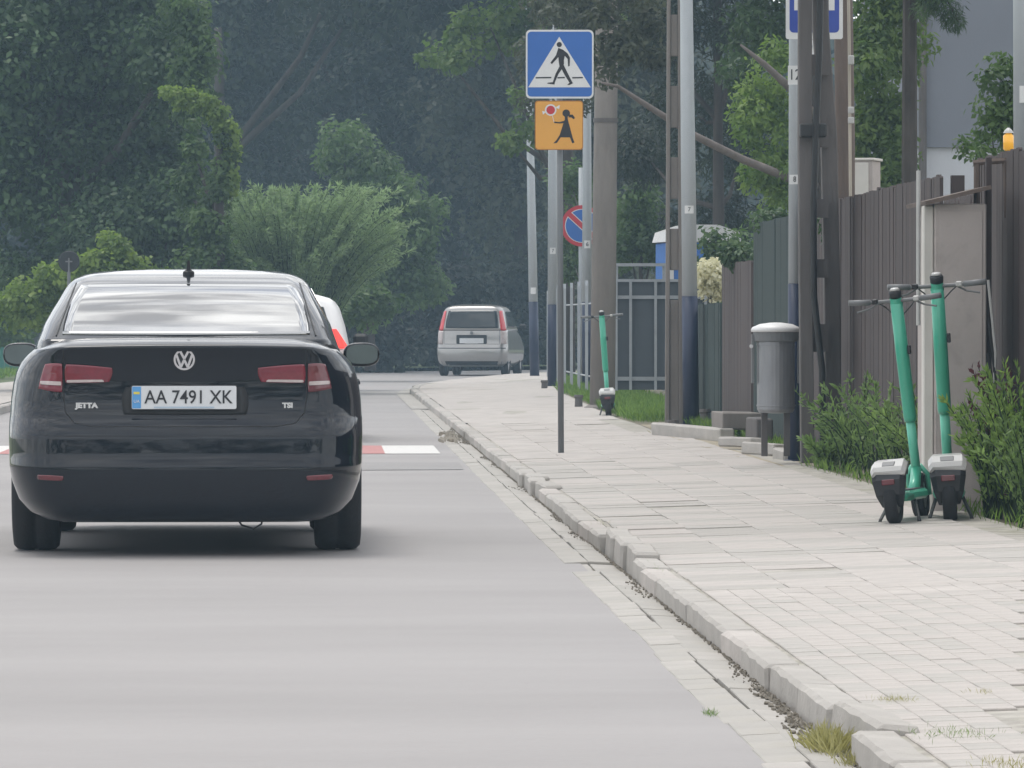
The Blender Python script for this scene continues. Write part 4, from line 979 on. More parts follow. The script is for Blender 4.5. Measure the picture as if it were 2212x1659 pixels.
# ---- hatchback builder
def hatch(name, label, loc, rz, W_, L_, Hh, paint, belt, lampz, lit=False, platetxt=None, k=1.0):
    root = empty(name, loc, rz, label, 'car'); hw = W_/2
    lw = [(.2, hw*.82, .12, L_-.1, .2, .25, .2, .3, .03), (.27, hw*.93, .04, L_-.03, .2, .28, .25, .35, .04), (.34, hw*.97, .0, L_, .2, .28, .25, .4, .05), (.5, hw, .0, L_, .18, .25, .25, .4, .05), (.61, hw, .01, L_, .18, .25, .25, .4, .05), (.66, hw*.995, .05, L_-.02, .18, .25, .25, .4, .05),
          (.8, hw*.99, .065, L_-.04, .16, .22, .25, .5, .04), (belt-.05, hw*.975, .085, L_-.15, .15, .2, .25, .5, .04), (belt, hw*.95, .1, L_-.4, .14, .2, .25, .5, .04), (belt+.02, hw*.88, .14, L_-.6, .12, .2, .2, .4, .04)]
    def zf2(x, y, z):
        w = max(0, min(1, (z-.6)/.35)); t = max(0, min(1, (y-L_*.55)/(L_*.45))); return z-w*(t**1.2)*.34
    bo = obj('body', shell(lw, zf2), paint, root, smooth=True); cut_arches(bo, [(.62, .29), (L_-.72, .29)], .33, hw)
    ct = [(belt-.03, hw*.955, .09, L_-.9, .13, .2, .2, .4, .04), (belt+.05, hw*.94, .11, L_-1.0, .13, .2, .2, .4, .04), (belt+.2, hw*.905, .17, L_-1.25, .13, .2, .2, .4, .04), (Hh-.16, hw*.845, .24, L_-1.5, .13, .2, .2, .4, .04), (Hh-.1, hw*.80, .27, L_-1.6, .13, .2, .2, .4, .04), (Hh-.06, hw*.735, .3, L_-1.7, .13, .2, .2, .4, .04), (Hh-.025, hw*.6, .42, L_-1.85, .13, .2, .2, .4, .04), (Hh, hw*.38, .7, L_-2.1, .13, .2, .2, .4, .02)]
    cn = obj('cabin', shell(ct), paint, root, smooth=True); v1, v2 = bvh_of(bo), bvh_of(cn); both = bvh_of(bo, cn)
    gx = hw*.76
    patch('rear_window', v2, [(-gx, belt+.03), (gx, belt+.03), (gx*.90, Hh-.14), (-gx*.90, Hh-.14)], 'glass_b', root, .008, .1)
    for s in (-1, 1):
        patch('side_window', v2, [(.45, belt+.05), (1.45, belt+.05), (1.5, Hh-.16), (.6, Hh-.16)], 'glass_b', root, .006, axis='X', side=s)
        patch('side_window', v2, [(1.52, belt+.05), (L_-1.2, belt+.05), (L_-1.65, Hh-.17), (1.55, Hh-.16)], 'glass_b', root, .006, axis='X', side=s)
        x0, x1 = hw*.80, hw*.95
        def cn4(a, b, c_, d_): return [(-a[0], a[1]), (-b[0], b[1]), (-c_[0], c_[1]), (-d_[0], d_[1])] if s < 0 else [(b[0], b[1]), (a[0], a[1]), (d_[0], d_[1]), (c_[0], c_[1])]
        t_ = patch('tail_light', both, cn4((x1, belt-.02), (x0, belt-.02), (hw*.735, lampz[1]), (hw*.81, lampz[1])), 'lamp_lit' if lit else 'lamp_red_b', root, .015, .1)
        t2 = patch('lower_lamp', both, cn4((x1*1.01, lampz[0]), (x0*1.02, lampz[0]), (x0, belt-.03), (x1, belt-.03)), 'lamp_clear', root, .015, .1)
        for yy in (.62, L_-.72): wheel(root, s*(hw-.11), yy, .29, .17, s)
        bm = BM(); box(bm, (s*(hw+.08), L_-1.35, belt+.06), (.15, .08, .12), bev=.03); obj('mirror', bm, 'trim', root)
    line_on('bumper_strip', v1, [(-hw*.93, .60), (hw*.93, .60)], .022, 'trim', root, .003)
    line_on('tailgate_seam', v1, [(-hw*.77, belt), (-hw*.77, .69), (hw*.77, .69), (hw*.77, belt)], .008, 'trim', root, .002)
    patch('lower_valance', v1, [(-hw*.8, .23), (hw*.8, .23), (hw*.85, .32), (-hw*.85, .32)], 'trim', root, .004)
    yp_ = v1.ray_cast(Vector((0, -1, .78)), Vector((0, 1, 0)))[0].y
    plate(root, 'plate_recess', rrect(.66, .19, .02, 0, .79), yp_-.001, .006, 'trim'); plate(root, 'number_plate', rrect(.52, .112, .008, 0, .76), yp_-.01, .005, 'plate')
    if platetxt: text('plate_text', platetxt, .085, 'ink', root, (0, yp_-.017, .76), sx=.9)
    bm = BM(); lathe(bm, [(.035, -.01), (.035, 0)], 16, (0, yp_-.004, .93), 'Y'); obj('emblem', bm, 'greyp', root)
    bm = BM(); tube(bm, [(0, .9, Hh-.02), (0, .72, Hh+.09)], .004, 5); obj('antenna', bm, 'trim', root)
    bm = BM(); tube(bm, [(0, yp_+.05, belt+.06), (.26, yp_+.06, belt+.09)], .007, 5); obj('wiper', bm, 'trim', root)
    bm = BM(); box(bm, (0, L_/2, .28), (W_*.75, L_-.5, .1)); box(bm, (0, .62, .3), (W_*.8, .06, .06)); obj('underbody', bm, 'trim', root)
    return root
pd = 122.5; pq = at(1021, 810, pd)
hatch('silver_hatchback', 'small silver hatchback with tall red tail lights parked in the shade of the trees', (pq.x-.03, pq.y, 0), -.15, 1.56, 3.54, 1.55, 'paint_silver', 1.0, (.69, 1.41), platetxt='')
hatch('white_car', 'white car with lit brake light mostly hidden behind the black saloon', (-.60, 55, 0), 0, 1.78, 4.2, 1.46, 'paint_white', .93, (.82, 1.10), lit=True)

# ================================================================== SCOOTERS
def make_scooter(label):
    r = empty('electric_scooter', (0, 0, 0), 0, label, 'scooter', 'green rental scooters on the pavement')
    def wh(y, nm):
        g = bpy.data.objects.new(nm, None); COL.objects.link(g); g.parent = r; g.location = (0, y, .125)
        bm = BM(); lathe(bm, [(.075, -.028), (.11, -.036), (.124, -.026), (.128, 0), (.124, .026), (.11, .036), (.075, .028)], 30, axis='X', closed=True); obj('tyre', bm, 'rubber', g, smooth=True)
        bm = BM(); lathe(bm, [(.076, -.024), (.05, -.03), (.02, -.04), (.02, .04), (.05, .03), (.076, .024)], 20, axis='X', closed=True); obj('hub', bm, 'greyp', g)
    wh(.0, 'rear_wheel'); wh(.92, 'front_wheel')
    # deck and side rails
    bm = BM(); box(bm, (0, .44, .14), (.16, .56, .055), bev=.014); obj('deck', bm, 'scoot', r)
    bm = BM(); box(bm, (0, .44, .171), (.13, .5, .006)); obj('deck_mat', bm, 'blackp', r)
    for s in (-1, 1):
        bm = BM(); tube(bm, [(s*.065, .2, .14), (s*.062, .05, .145), (s*.055, .0, .13)], [.02, .018, .016], 8); obj('rear_arm', bm, 'scoot', r, smooth=True)
        bm = BM(); tube(bm, [(s*.055, .92, .125), (s*.055, .9, .24), (s*.02, .87, .29)], [.013, .014, .016], 8); obj('fork', bm, 'scoot_l', r, smooth=True)
        bm = BM(); tube(bm, [(s*.07, .3, .11), (s*.105, .16, .02), (s*.108, .15, .0)], [.01, .009, .012], 7); obj('kickstand', bm, 'blackp', r)
    bm = BM(); tube(bm, [(0, .68, .14), (0, .78, .19), (0, .86, .27)], [.035, .032, .03], 10); obj('neck', bm, 'scoot', r, smooth=True)
    # rear mudguard: dark body with pale cap
    bm = BM()
    secs = [(-.03, .09, .055, .05), (-.09, .15, .075, .075), (-.1, .23, .09, .09), (-.07, .285, .094, .08), (.02, .315, .088, .05), (.12, .26, .07, .06)]
    prof = []
    V = []
    for (y, z, w, t) in secs:
        V.append([bm.verts.new((x_, y_, z_)) for x_, y_, z_ in ((-w, y, z), (-w*.7, y-.018, z+.008), (w*.7, y-.018, z+.008), (w, y, z), (w*.9, y+t, z-.005), (-w*.9, y+t, z-.005))])
    for a, b in zip(V, V[1:]):
        for i in range(6): bm.faces.new((a[i], a[(i+1) % 6], b[(i+1) % 6], b[i]))
    bm.faces.new(V[0]); bm.faces.new(V[-1][::-1]); bmesh.ops.recalc_face_normals(bm, faces=bm.faces); obj('mudguard', bm, 'blackp', r, smooth=False)
    bm = BM(); V = []
    for (y, z, w) in ((-.106, .274, .09), (-.09, .298, .097), (-.03, .328, .097), (.05, .335, .088), (.14, .285, .07)):
        V.append([bm.verts.new(p) for p in ((-w, y, z-.012), (-w*.8, y, z+.01), (w*.8, y, z+.01), (w, y, z-.012), (w, y+.012, z-.018), (-w, y+.012, z-.018))])
    for a, b in zip(V, V[1:]):
        for i in range(6): bm.faces.new((a[i], a[(i+1) % 6], b[(i+1) % 6], b[i]))
    bm.faces.new(V[0]); bm.faces.new(V[-1][::-1]); bmesh.ops.recalc_face_normals(bm, faces=bm.faces); obj('mudguard_cap', bm, 'whitep', r)
    bm = BM(); box(bm, (0, -.062, .318), (.07, .05, .014), bev=.004, rot=Euler((.5, 0, 0))); obj('cap_notch', bm, 'greyp', r)
    bm = BM(); box(bm, (0, -.121, .225), (.07, .008, .03), bev=.003); obj('rear_reflector', bm, 'lamp_dark', r)
    # stem: lean back
    a0, a1, a2 = Vector((0, .88, .2)), Vector((0, .80, .56)), Vector((0, .66, 1.19))
    bm = BM(); tube(bm, [a0, a1], [.026, .026], 14); obj('lower_stem', bm, 'scoot_l', r, smooth=True)
    bm = BM(); tube(bm, [a1-(a1-a0)*.06, a1, a1.lerp(a2, .5), a2], [.033, .036, .037, .034], 14); obj('upper_stem', bm, 'scoot', r, smooth=True)
    bm = BM(); tube(bm, [a2+Vector((0, .006, -.01)), a2+Vector((0, -.01, .03))], [.036, .033], 14); obj('head', bm, 'scoot', r)
    bm = BM(); tube(bm, [a2+Vector((0, -.005, .03)), a2+Vector((0, -.015, .06)), a2+Vector((0, -.02, .072))], [.034, .036, .028], 14); obj('display_pod', bm, 'blackp', r, smooth=True)
    bm = BM(); tube(bm, [a2+Vector((0, -.018, .068)), a2+Vector((0, -.02, .082))], [.03, .02], 14); obj('display_cap', bm, 'whitep', r, smooth=True)
    hb = a2+Vector((0, 0, .0))
    bm = BM(); tube(bm, [hb+Vector((-.25, -.05, .02)), hb+Vector((-.1, -.01, .012)), hb+Vector((.1, -.01, .012)), hb+Vector((.25, -.05, .02))], .011, 10); obj('handlebar', bm, 'greyp', r, smooth=True)
    for s in (-1, 1):
        bm = BM(); tube(bm, [hb+Vector((s*.14, -.02, .014)), hb+Vector((s*.255, -.052, .02))], .0165, 10); obj('grip', bm, 'greyp', r, smooth=True)
        bm = BM(); box(bm, hb+Vector((s*.115, -.014, .016)), (.035, .035, .03), bev=.006); obj('control', bm, 'whitep' if s > 0 else 'blackp', r)
        bm = BM(); tube(bm, [hb+Vector((s*.105, .01, .005)), hb+Vector((s*.15, .02, -.02)), hb+Vector((s*.22, -.0, -.035))], .006, 6); obj('brake_lever', bm, 'greyp', r)
        bm = BM(); tube(bm, [hb+Vector((s*.1, .015, .005)), hb+Vector((s*.07, .07, -.02)), hb+Vector((s*.02, .05, -.07))], .004, 5); obj('brake_cable', bm, 'cable', r)
    bm = BM(); box(bm, (.045, .69, .93), (.02, .02, .05), bev=.004); obj('bag_hook', bm, 'blackp', r)
    return r
s1 = make_scooter('nearest pair left scooter')
s1['label'] = 'left of the two near green scooters, leaning and turned to the right'
s2 = copy_tree(s1); s2['label'] = 'right of the two near green scooters, standing upright with higher handlebar'
s3 = copy_tree(s1); s3['label'] = 'far green scooter parked in front of the thick concrete pole'
def place(o, px, py, z, yaw, roll, sc):
    d = gd(py, z); p = at(px, py, d); o.location = (p.x, p.y, z); o.rotation_euler = (0, roll, yaw); o.scale = (sc,)*3
place(s1, 1934, 1131, .12, -.26, -.085, .97); place(s2, 2054, 1127, .12, -.11, -.06, 1.035)
place(s3, 1315, 900, .115, -.05, -.07, .93)

# ================================================================== VEGETATION
def crown_on(root, q, blobs, n, rc, per, leaf, asp, lm, droop=.3):
    C, R = blob_crown(blobs, n, rc, per); P, T, Ti = clumps(C, R, per, droop); link('crown', leaf_mesh('crown', P-np.array(q), T, leaf, asp, Ti, N=NRM[0]), lm, root)
# trees by and behind the viewpoint: seen only mirrored; row behind added to darken reflections
def added_tree(x_, y_, zc, r_, rz_, lab): tree('unseen_tree', lab, 'tree', (x_, y_, 0), .2, (x_, y_, zc), [((x_, y_, zc), (r_, r_, rz_)), ((x_+r_*.4, y_, zc-rz_*.4), (r_*.7, r_*.7, rz_*.6))], 90, .7, 60, .3, .6, 'leaf_dark', group='trees behind the viewpoint')
for k_, (x_, y_, zc, r_, rz_) in enumerate(((-13, -18, 7, 5, 6.5), (-6, -26, 7, 5, 6.5), (2, -24, 7, 4.6, 6.4), (9, -20, 7, 5, 6.5), (17, -14, 7, 5, 6.5), (-20, -12, 7, 5, 6.5))): added_tree(x_, y_, zc, r_, rz_, 'dark leafy tree behind the viewpoint, ' + ('second from the left', 'third from the left', 'fourth from the left', 'fifth from the left', 'rightmost and nearest of the row', 'leftmost of the row')[k_])
tree('unseen_tree', 'tall tree left of the road beside the black car', 'tree', (-8.6, 39, 0), .2, (-8.6, 39, 8), [((-8.3, 39, 9.5), (2.2, 2.6, 3.6))], 110, .5, 60, .16, .6, 'leaf_dark')
# -- left: near dark tree whose lit edge ends at x about 440
tree('broadleaf_tree', 'large dark leafy tree filling the upper left corner', 'tree', at(140, 800, 90), .3, at(140, 200, 90),
     [B(40, 120, 240, 200, 90, 1.6), B(250, 60, 200, 170, 90, 1.6), B(370, 130, 75, 120, 88.5, .8), B(130, 380, 260, 160, 90, 1.5), B(330, 330, 120, 130, 90, 1.2), B(-80, 300, 160, 260, 90, 1.5), B(120, -150, 330, 160, 91, 2.0), B(300, -120, 150, 120, 90, 1.6)], 380, .5, 150, .13, .6, 'leaf_dark')
_c = at(140, 800, 90)
vt = tree('vine_covered_trunk', 'arching dead trunk overgrown with pale green climbers', 'tree', at(470, 700, 84), .12, at(475, 300, 84),
     [B(488, 320, 15, 50, 84, .25), B(480, 400, 24, 60, 84, .3), B(455, 480, 40, 60, 84, .5), B(460, 570, 75, 60, 84, .6), B(420, 330, 16, 70, 84.6, .3), B(405, 420, 25, 60, 84.6, .3)], 130, .14, 60, .085, .7, 'leaf_mid', droop=.5)
crown_on(vt, at(470, 700, 84), [B(372, 202, 22, 9, 84, .2), B(400, 212, 26, 14, 84, .25), B(435, 220, 28, 15, 84, .25), B(462, 245, 22, 18, 84, .25), B(485, 278, 16, 20, 84, .2), B(500, 320, 11, 45, 84, .2), B(498, 400, 10, 30, 84, .2)], 90, .1, 50, .075, .7, 'leaf_vine', .5)  # light on the arch top put into a brighter leaf colour
tree('lit_branches', 'lighter green leaf clusters along the right edge of the upper left tree', 'branch', at(400, 800, 87), .05, at(380, -60, 87), [B(400, 20, 45, 50, 87, .4), B(425, 90, 30, 40, 87, .3), B(410, 160, 40, 50, 87, .4), B(440, 140, 26, 14, 87, .2), B(420, 230, 30, 30, 87, .3)], 60, .22, 60, .1, .6, 'leaf_mid', trunk=False)  # lit tree edge put into a lighter leaf colour
# leafy mass under it
tree('dark_bush', 'dark green bush between the big tree and the willow bush', 'bush', at(330, 780, 88), .1, at(330, 560, 88), [B(250, 520, 140, 110, 88, .9), B(370, 470, 90, 100, 88, .8), B(110, 600, 150, 90, 89, .9)], 200, .3, 80, .11, .6, 'leaf_dark')
# lighter hedge just above the black car
tree('garden_hedge', 'yellow green leafy hedge behind the black car at the left', 'hedge', at(180, 800, 84), .08, at(200, 640, 84), [B(60, 650, 60, 50, 84, .5), B(130, 610, 50, 50, 84, .5), B(230, 585, 75, 38, 84, .5), B(300, 620, 80, 50, 84, .5), B(245, 530, 24, 34, 84, .3)], 170, .16, 70, .09, .7, 'leaf_vine')
tree('round_bush', 'rounded green bush at the far left above the teal fence', 'bush', at(-10, 800, 108), .08, at(-10, 640, 108), [B(-20, 600, 50, 80, 108, .7), B(20, 700, 60, 50, 108, .7)], 60, .24, 80, .12, .6, 'leaf_mid')
# willow bush
wb = empty('willow_bush', at(625, 800, 93), 0, 'feathery pale green willow bush behind the car roof', 'bush')
stems('w', None, None, (0, 0, 0), 380, 3.9, 1.3, 270, .11, .22, 'leaf_willow', parent=wb, arch=.45, up=.5, stemr=.009, sx=1.2)
tree('leafy_bush', 'green bush at the foot of the willow bush above the black car', 'bush', at(520, 800, 95), .08, at(520, 640, 95), [B(430, 610, 110, 60, 95, .8), B(600, 640, 120, 50, 95, .8), B(760, 660, 80, 60, 97, .8)], 120, .25, 80, .12, .55, 'leaf_mid')
# mid tree right of the willow
tree('young_tree', 'dark young tree right of the willow bush beside the shaded road', 'tree', at(800, 790, 112), .12, at(790, 420, 112),
     [B(740, 330, 60, 55, 112, .8), B(800, 420, 110, 90, 112, 1.1), B(880, 480, 90, 90, 112, 1.0), B(820, 560, 120, 90, 112, 1.1), B(900, 600, 60, 70, 112, .8), B(760, 640, 90, 70, 112, .9)], 230, .3, 80, .13, .55, 'leaf_mid')
# background wood, each tree of its own
for i, (px, d, w, lm, lab) in enumerate(((480, 150, 190, 'leaf_far', 'tall dark tree rising behind the vine covered trunk'), (700, 158, 200, 'leaf_far', 'tall dark tree rising behind the willow bush'), (930, 150, 190, 'leaf_far', 'dark tree over the shaded road left of the crossing sign'), (1130, 146, 190, 'leaf_warm', 'brownish tree crown behind the crossing sign'),
                                      (1330, 120, 150, 'leaf_warm', 'brownish leafy tree behind the thick concrete pole'), (1010, 172, 260, 'leaf_shade', 'dark tree at the end of the shaded road'), (600, 176, 300, 'leaf_far', 'farthest dark tree left of the shaded road'), (280, 165, 300, 'leaf_far', 'dark tree behind the large tree at the left'), (50, 160, 260, 'leaf_far', 'dark tree at the far left behind the large tree'))):
    k = d/150
    bl_ = [B(px, 60, w, 190, d, 2.2), B(px-w*.5, 250, w*.7, 170, d, 2), B(px+w*.5, 250, w*.7, 170, d, 2), B(px, -150, w*1.1, 160, d, 2.6)]
    if px not in (1330,): bl_ += [B(px, 450, w*.9, 150, d, 1.8), B(px, 640, w, 130, d, 1.6)]
    else: bl_ += [B(px, 480, w*.7, 110, d, 1.5), B(px, 640, w*.7, 110, d, 1.5)]
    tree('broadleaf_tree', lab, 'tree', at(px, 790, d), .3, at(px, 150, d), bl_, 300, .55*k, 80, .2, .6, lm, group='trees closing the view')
# overhanging crowns that shade the end of the road
for i, (px, d, rx, lab) in enumerate(((820, 134, 230, 'high spreading crown over the shaded end of the road'), (1150, 136, 260, 'high spreading crown behind the signs shading the silver car'), (1020, 150, 260, 'high spreading crown farther down the shaded road'))):
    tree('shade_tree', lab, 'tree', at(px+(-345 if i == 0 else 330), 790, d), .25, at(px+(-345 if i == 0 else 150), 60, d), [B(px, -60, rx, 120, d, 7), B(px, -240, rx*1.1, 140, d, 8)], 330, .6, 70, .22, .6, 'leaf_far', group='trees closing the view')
for i, px in enumerate((640, 800, 960, 1120, 1290)):
    d = (128, 131, 138, 143, 150)[i]
    tree('undergrowth_shrub', 'dark undergrowth ' + ('left of the road end behind the willow bush', 'behind the young tree left of the road end', 'directly left of the silver hatchback', 'behind the right side of the silver hatchback', 'behind the pale steel fence')[i], 'shrub', at(px, 790, d), .05, at(px, 700, d), [B(px, 740, 100, 60, d, 1.2), B(px, 640, 90, 70, d, 1.2)], 70, .4, 90, .17, .6, 'leaf_shade', trunk=False)  # undergrowth with the road end's shade put into its leaf colour
hb_ = BM(); rows = []
for k in range(40):
    x_ = -60+k*4; rows.append([hb_.verts.new((x_+RNG.normal()*.5, 190+j*9+RNG.normal(), (0, 6, 11, 14)[j]*(1+.1*RNG.normal())-.1)) for j in range(4)])
for a, b in zip(rows, rows[1:]):
    for j in range(3): hb_.faces.new((a[j], b[j], b[j+1], a[j+1]))
M['backing_hill'] = mat('backing_slope', (.02, .03, .016), .95, var=.5, scale=1.2, bump=.6, bscale=3)
struct(obj('backing_hill', hb_, 'backing_hill'))  # dark slope added as backing to close sky gaps between leaves
C, Rr = [], []
for _ in range(750):
    j = RNG.random(); C.append((-45+RNG.random()*110, 187+j*25, .5+j*14+RNG.normal()*.8)); s_ = 1+RNG.random(); Rr.append((s_, s_, s_))
P, T, Ti = clumps(C, Rr, 60, .3)
o = link('far_wood', leaf_mesh('far_wood', P, T, .42, .6, Ti, N=NRM[0]), 'leaf_shade'); tag(o, 'dense dark wood closing the view far behind', 'wood', None, 'stuff')
# right hand trees
tree('leaning_tree', 'leafy tree with light clusters hanging left of the crossing sign', 'tree', at(1226, 800, 99), .14, at(1230, 100, 99),
     [B(1130, 225, 22, 40, 96, .4), B(1150, 290, 22, 30, 96, .4), B(1105, 310, 22, 14, 96, .3), B(1060, 60, 100, 60, 100, 1), B(960, 120, 60, 40, 100, .8), B(1230, 60, 140, 110, 100, 1.2), B(1190, -80, 220, 120, 100, 1.6)], 170, .22, 55, .12, .7, 'leaf_light')
tree('conifer_tree', 'dark needled tree with straight trunk behind the thick grey lamp post', 'tree', at(1552, 830, 80), .11, at(1550, -120, 80),
     [B(1420, 60, 110, 90, 80, 1), B(1600, 40, 120, 110, 80, 1), B(1500, 240, 100, 120, 81, 1), B(1390, 330, 60, 90, 82, .8), B(1600, 330, 70, 120, 82, .8), B(1540, -150, 240, 120, 80, 1.6), B(1560, 480, 120, 80, 82, .8)], 320, .28, 90, .12, .22, 'leaf_far', droop=.6)
tree('green_bush', 'bright green bush above the grey metal gate', 'bush', at(1385, 840, 84), .06, at(1385, 520, 84), [B(1380, 440, 45, 50, 84, .5), B(1410, 520, 50, 50, 84, .5), B(1360, 540, 50, 40, 84, .5), B(1300, 480, 60, 60, 95, .5), B(1235, 400, 40, 40, 94, .5), B(1236, 560, 30, 70, 95, .5)], 130, .18, 70, .09, .6, 'leaf_mid')
tree('overhanging_tree', 'brownish leafy branches hiding the tops of the posts behind the crossing sign', 'tree', at(1420, 860, 70), .1, at(1400, 0, 70), [B(1230, 0, 110, 55, 80, .6), B(1192, 40, 34, 34, 78, .3), B(1160, 120, 40, 60, 82, .4), B(1160, 215, 22, 30, 82, .3), B(1320, 40, 60, 90, 66, .4), B(1340, 130, 45, 50, 66, .3), B(1290, 150, 30, 40, 66, .3), B(1330, -80, 160, 90, 70, 1), B(1262, 90, 40, 160, 80, .4), B(1400, 60, 40, 100, 66, .4)], 190, .17, 60, .09, .5, 'leaf_warm', trunk=False)
# robinia with diagonal limbs
rt = empty('robinia_tree', at(1790, 960, 62), 0, 'bright leafed tree with bare slanting limbs behind the slender lamp post', 'tree')
q = at(1790, 960, 62)
bm = BM(); tube(bm, [Vector((0, 0, -.2)), at(1786, 430, 62)-q, at(1760, 240, 62)-q, at(1750, -500, 62)-q], [.16, .12, .1, .05], 10); obj('trunk', bm, 'bark', rt, smooth=True)
for pts_, rr in (([(1775, 405), (1702, 381), (1600, 340), (1500, 292), (1400, 232), (1335, 190), (1300, 178)], [.055, .05, .044, .04, .032, .02, .012]), ([(1765, 260), (1705, 188), (1650, 140), (1600, 96)], [.055, .046, .034, .012])):
    bm = BM(); tube(bm, [at(a, b, 62-.004*(1775-a))-q+Vector((0, 0, RNG.normal()*.012)) for a, b in pts_], rr, 9); obj('limb', bm, 'bark_l', rt, smooth=True)
crown_on(rt, q, [B(1640, 190, 40, 50, 62, .4), B(1690, 130, 30, 40, 62, .3), B(1625, 270, 38, 50, 62, .4), B(1680, 330, 40, 70, 62, .4), B(1640, 380, 45, 40, 62, .4), B(1690, 430, 30, 60, 62, .4), B(1680, 240, 30, 50, 62.3, .3)], 80, .14, 60, .085, .42, 'leaf_bright')
crown_on(rt, q, [B(1660, 60, 90, 70, 64, .7), B(1600, 160, 50, 50, 66, .5), B(1680, -80, 160, 90, 64, 1)], 80, .22, 70, .09, .5, 'leaf_dark')
# bright foliage between pole and wall
tree('ash_tree', 'bright green leafy tree between the wooden pole and the grey house', 'tree', at(1968, 900, 56), .09, at(1968, -60, 56),
     [B(1890, 50, 55, 70, 56, .5), B(1940, 90, 50, 90, 56.5, .5), B(1870, 140, 40, 60, 55.5, .4), B(1900, 220, 55, 80, 56, .5), B(1860, 300, 40, 60, 56, .4), B(1920, 330, 45, 70, 56, .5), B(1890, 400, 60, 50, 56, .5), B(1930, -60, 90, 90, 56, .8)], 200, .15, 60, .085, .45, 'leaf_light', trunk=False)
# conifer branch hanging over the wall
cf = empty('spruce_tree', at(1972, 900, 50), 0, 'dark spruce branch hanging over the grey house wall at the top edge', 'tree'); q = at(1972, 900, 50)
bm = BM(); tube(bm, [Vector((0, .3, -.2)), Vector((0, .3, 5.6))], [.085, .05], 8); obj('trunk', bm, 'bark', cf)
bm = BM(); tube(bm, [Vector((0, .3, 4.5)), at(2020, -60, 50)-q, at(2070, 50, 50)-q], [.03, .02, .008], 6); obj('limb', bm, 'bark', cf)
crown_on(cf, q, [B(2030, -20, 40, 30, 50, .3), B(2000, 0, 22, 25, 50, .3), B(2050, 25, 20, 25, 50, .2), B(2062, 48, 9, 12, 50, .1), B(2040, -90, 110, 50, 50, .6)], 70, .09, 110, .07, .12, 'leaf_dark', droop=.9)
tree('garden_shrub', 'green shrub in front of the grey house at the right edge', 'shrub', at(2170, 900, 39), .03, at(2170, 300, 39), [B(2160, 170, 35, 45, 39, .25), B(2140, 260, 45, 40, 39, .3), B(2190, 230, 40, 60, 39, .3), B(2120, 325, 36, 25, 39, .25), B(2190, 330, 40, 40, 39.3, .25)], 60, .085, 42, .055, .5, 'leaf_mid')
# ivy behind the brown fence, flowering bush
tree('flowering_shrub', 'cream flowering shrub over the low green fence right of the lamp post', 'shrub', at(1535, 860, 60.5), .03, at(1535, 640, 60.5), [B(1530, 590, 28, 32, 60.5, .3), B(1545, 625, 20, 20, 60.5, .2)], 26, .1, 60, .07, .6, 'petal')
tree('gate_bush', 'dark green bush right of the blue portable toilet behind the low green fence', 'bush', at(1590, 860, 70), .05, at(1590, 620, 70), [B(1565, 570, 34, 50, 70, .4), B(1610, 560, 40, 50, 70, .4), B(1545, 530, 20, 14, 70, .3), B(1600, 640, 60, 40, 70, .4)], 90, .17, 60, .08, .6, 'leaf_mid')
tree('climbing_ivy', 'dark ivy over the tall green metal fence behind the bin', 'ivy', at(1690, 860, 50), .03, at(1690, 500, 50), [B(1670, 478, 42, 12, 50, .3), B(1620, 555, 50, 12, 53, .3), B(1800, 500, 36, 30, 43.6, .1), B(1660, 470, 25, 14, 51, .2)], 44, .1, 60, .05, .7, 'leaf_dark', trunk=False)
# weeds by the scooters
W1 = [(1812, 1000, 40.6, .6), (1840, 1012, 39.8, .8), (1880, 1028, 38, .8), (1930, 1032, 37, .75), (1985, 1045, 36, .75), (1772, 1002, 40.4, .3), (2020, 1060, 35, .7)]
for i, (px, py, d, h) in enumerate(W1):
    p = at(px, py, d); lab = ('dark green weed clump %s' % ('right beside the foot of the twin pole', 'second from the twin pole along the fence', 'halfway between twin pole and scooters', 'just left of the left near scooter', 'behind the left near scooter', 'small and low against the twin pole foot', 'between the two near scooters by the cabinet')[i])
    stems('weed_clump', lab, 'weeds', (p.x+.05, p.y, sw(p.x)-.03), 26, h, (.38 if i not in (0, 5) else .2), 44, .055, .32, 'leaf_weed', arch=.3, up=.9, group='weeds along the brown fence')
W2 = [(2140, 1110, 30.4, .85), (2190, 1120, 30, 1.0), (2110, 1095, 31.8, .5), (2215, 1128, 29.2, .75)]
for i, (px, py, d, h) in enumerate(W2):
    p = at(px, py, d); lab = ('tall fresh green weed clump right of the upright scooter', 'tallest green weed clump near the right edge', 'low green weed tuft at the upright scooter wheel', 'green weed clump cut by the right edge')[i]
    stems('weed_clump', lab, 'weeds', (p.x+.05, p.y, sw(p.x)-.03), 34, h, .27, 60, .05, .26, 'leaf_weed2' if i != 3 else 'leaf_weed', arch=.3, up=1.0, group='weeds along the brown fence')
p = at(2200, 1080, 30.9); stems('red_shrub', 'reddish leaved shrub at the right edge behind the green weeds', 'shrub', (p.x, p.y, .12), 26, .95, .24, 60, .045, .5, 'leaf_red', arch=.25)
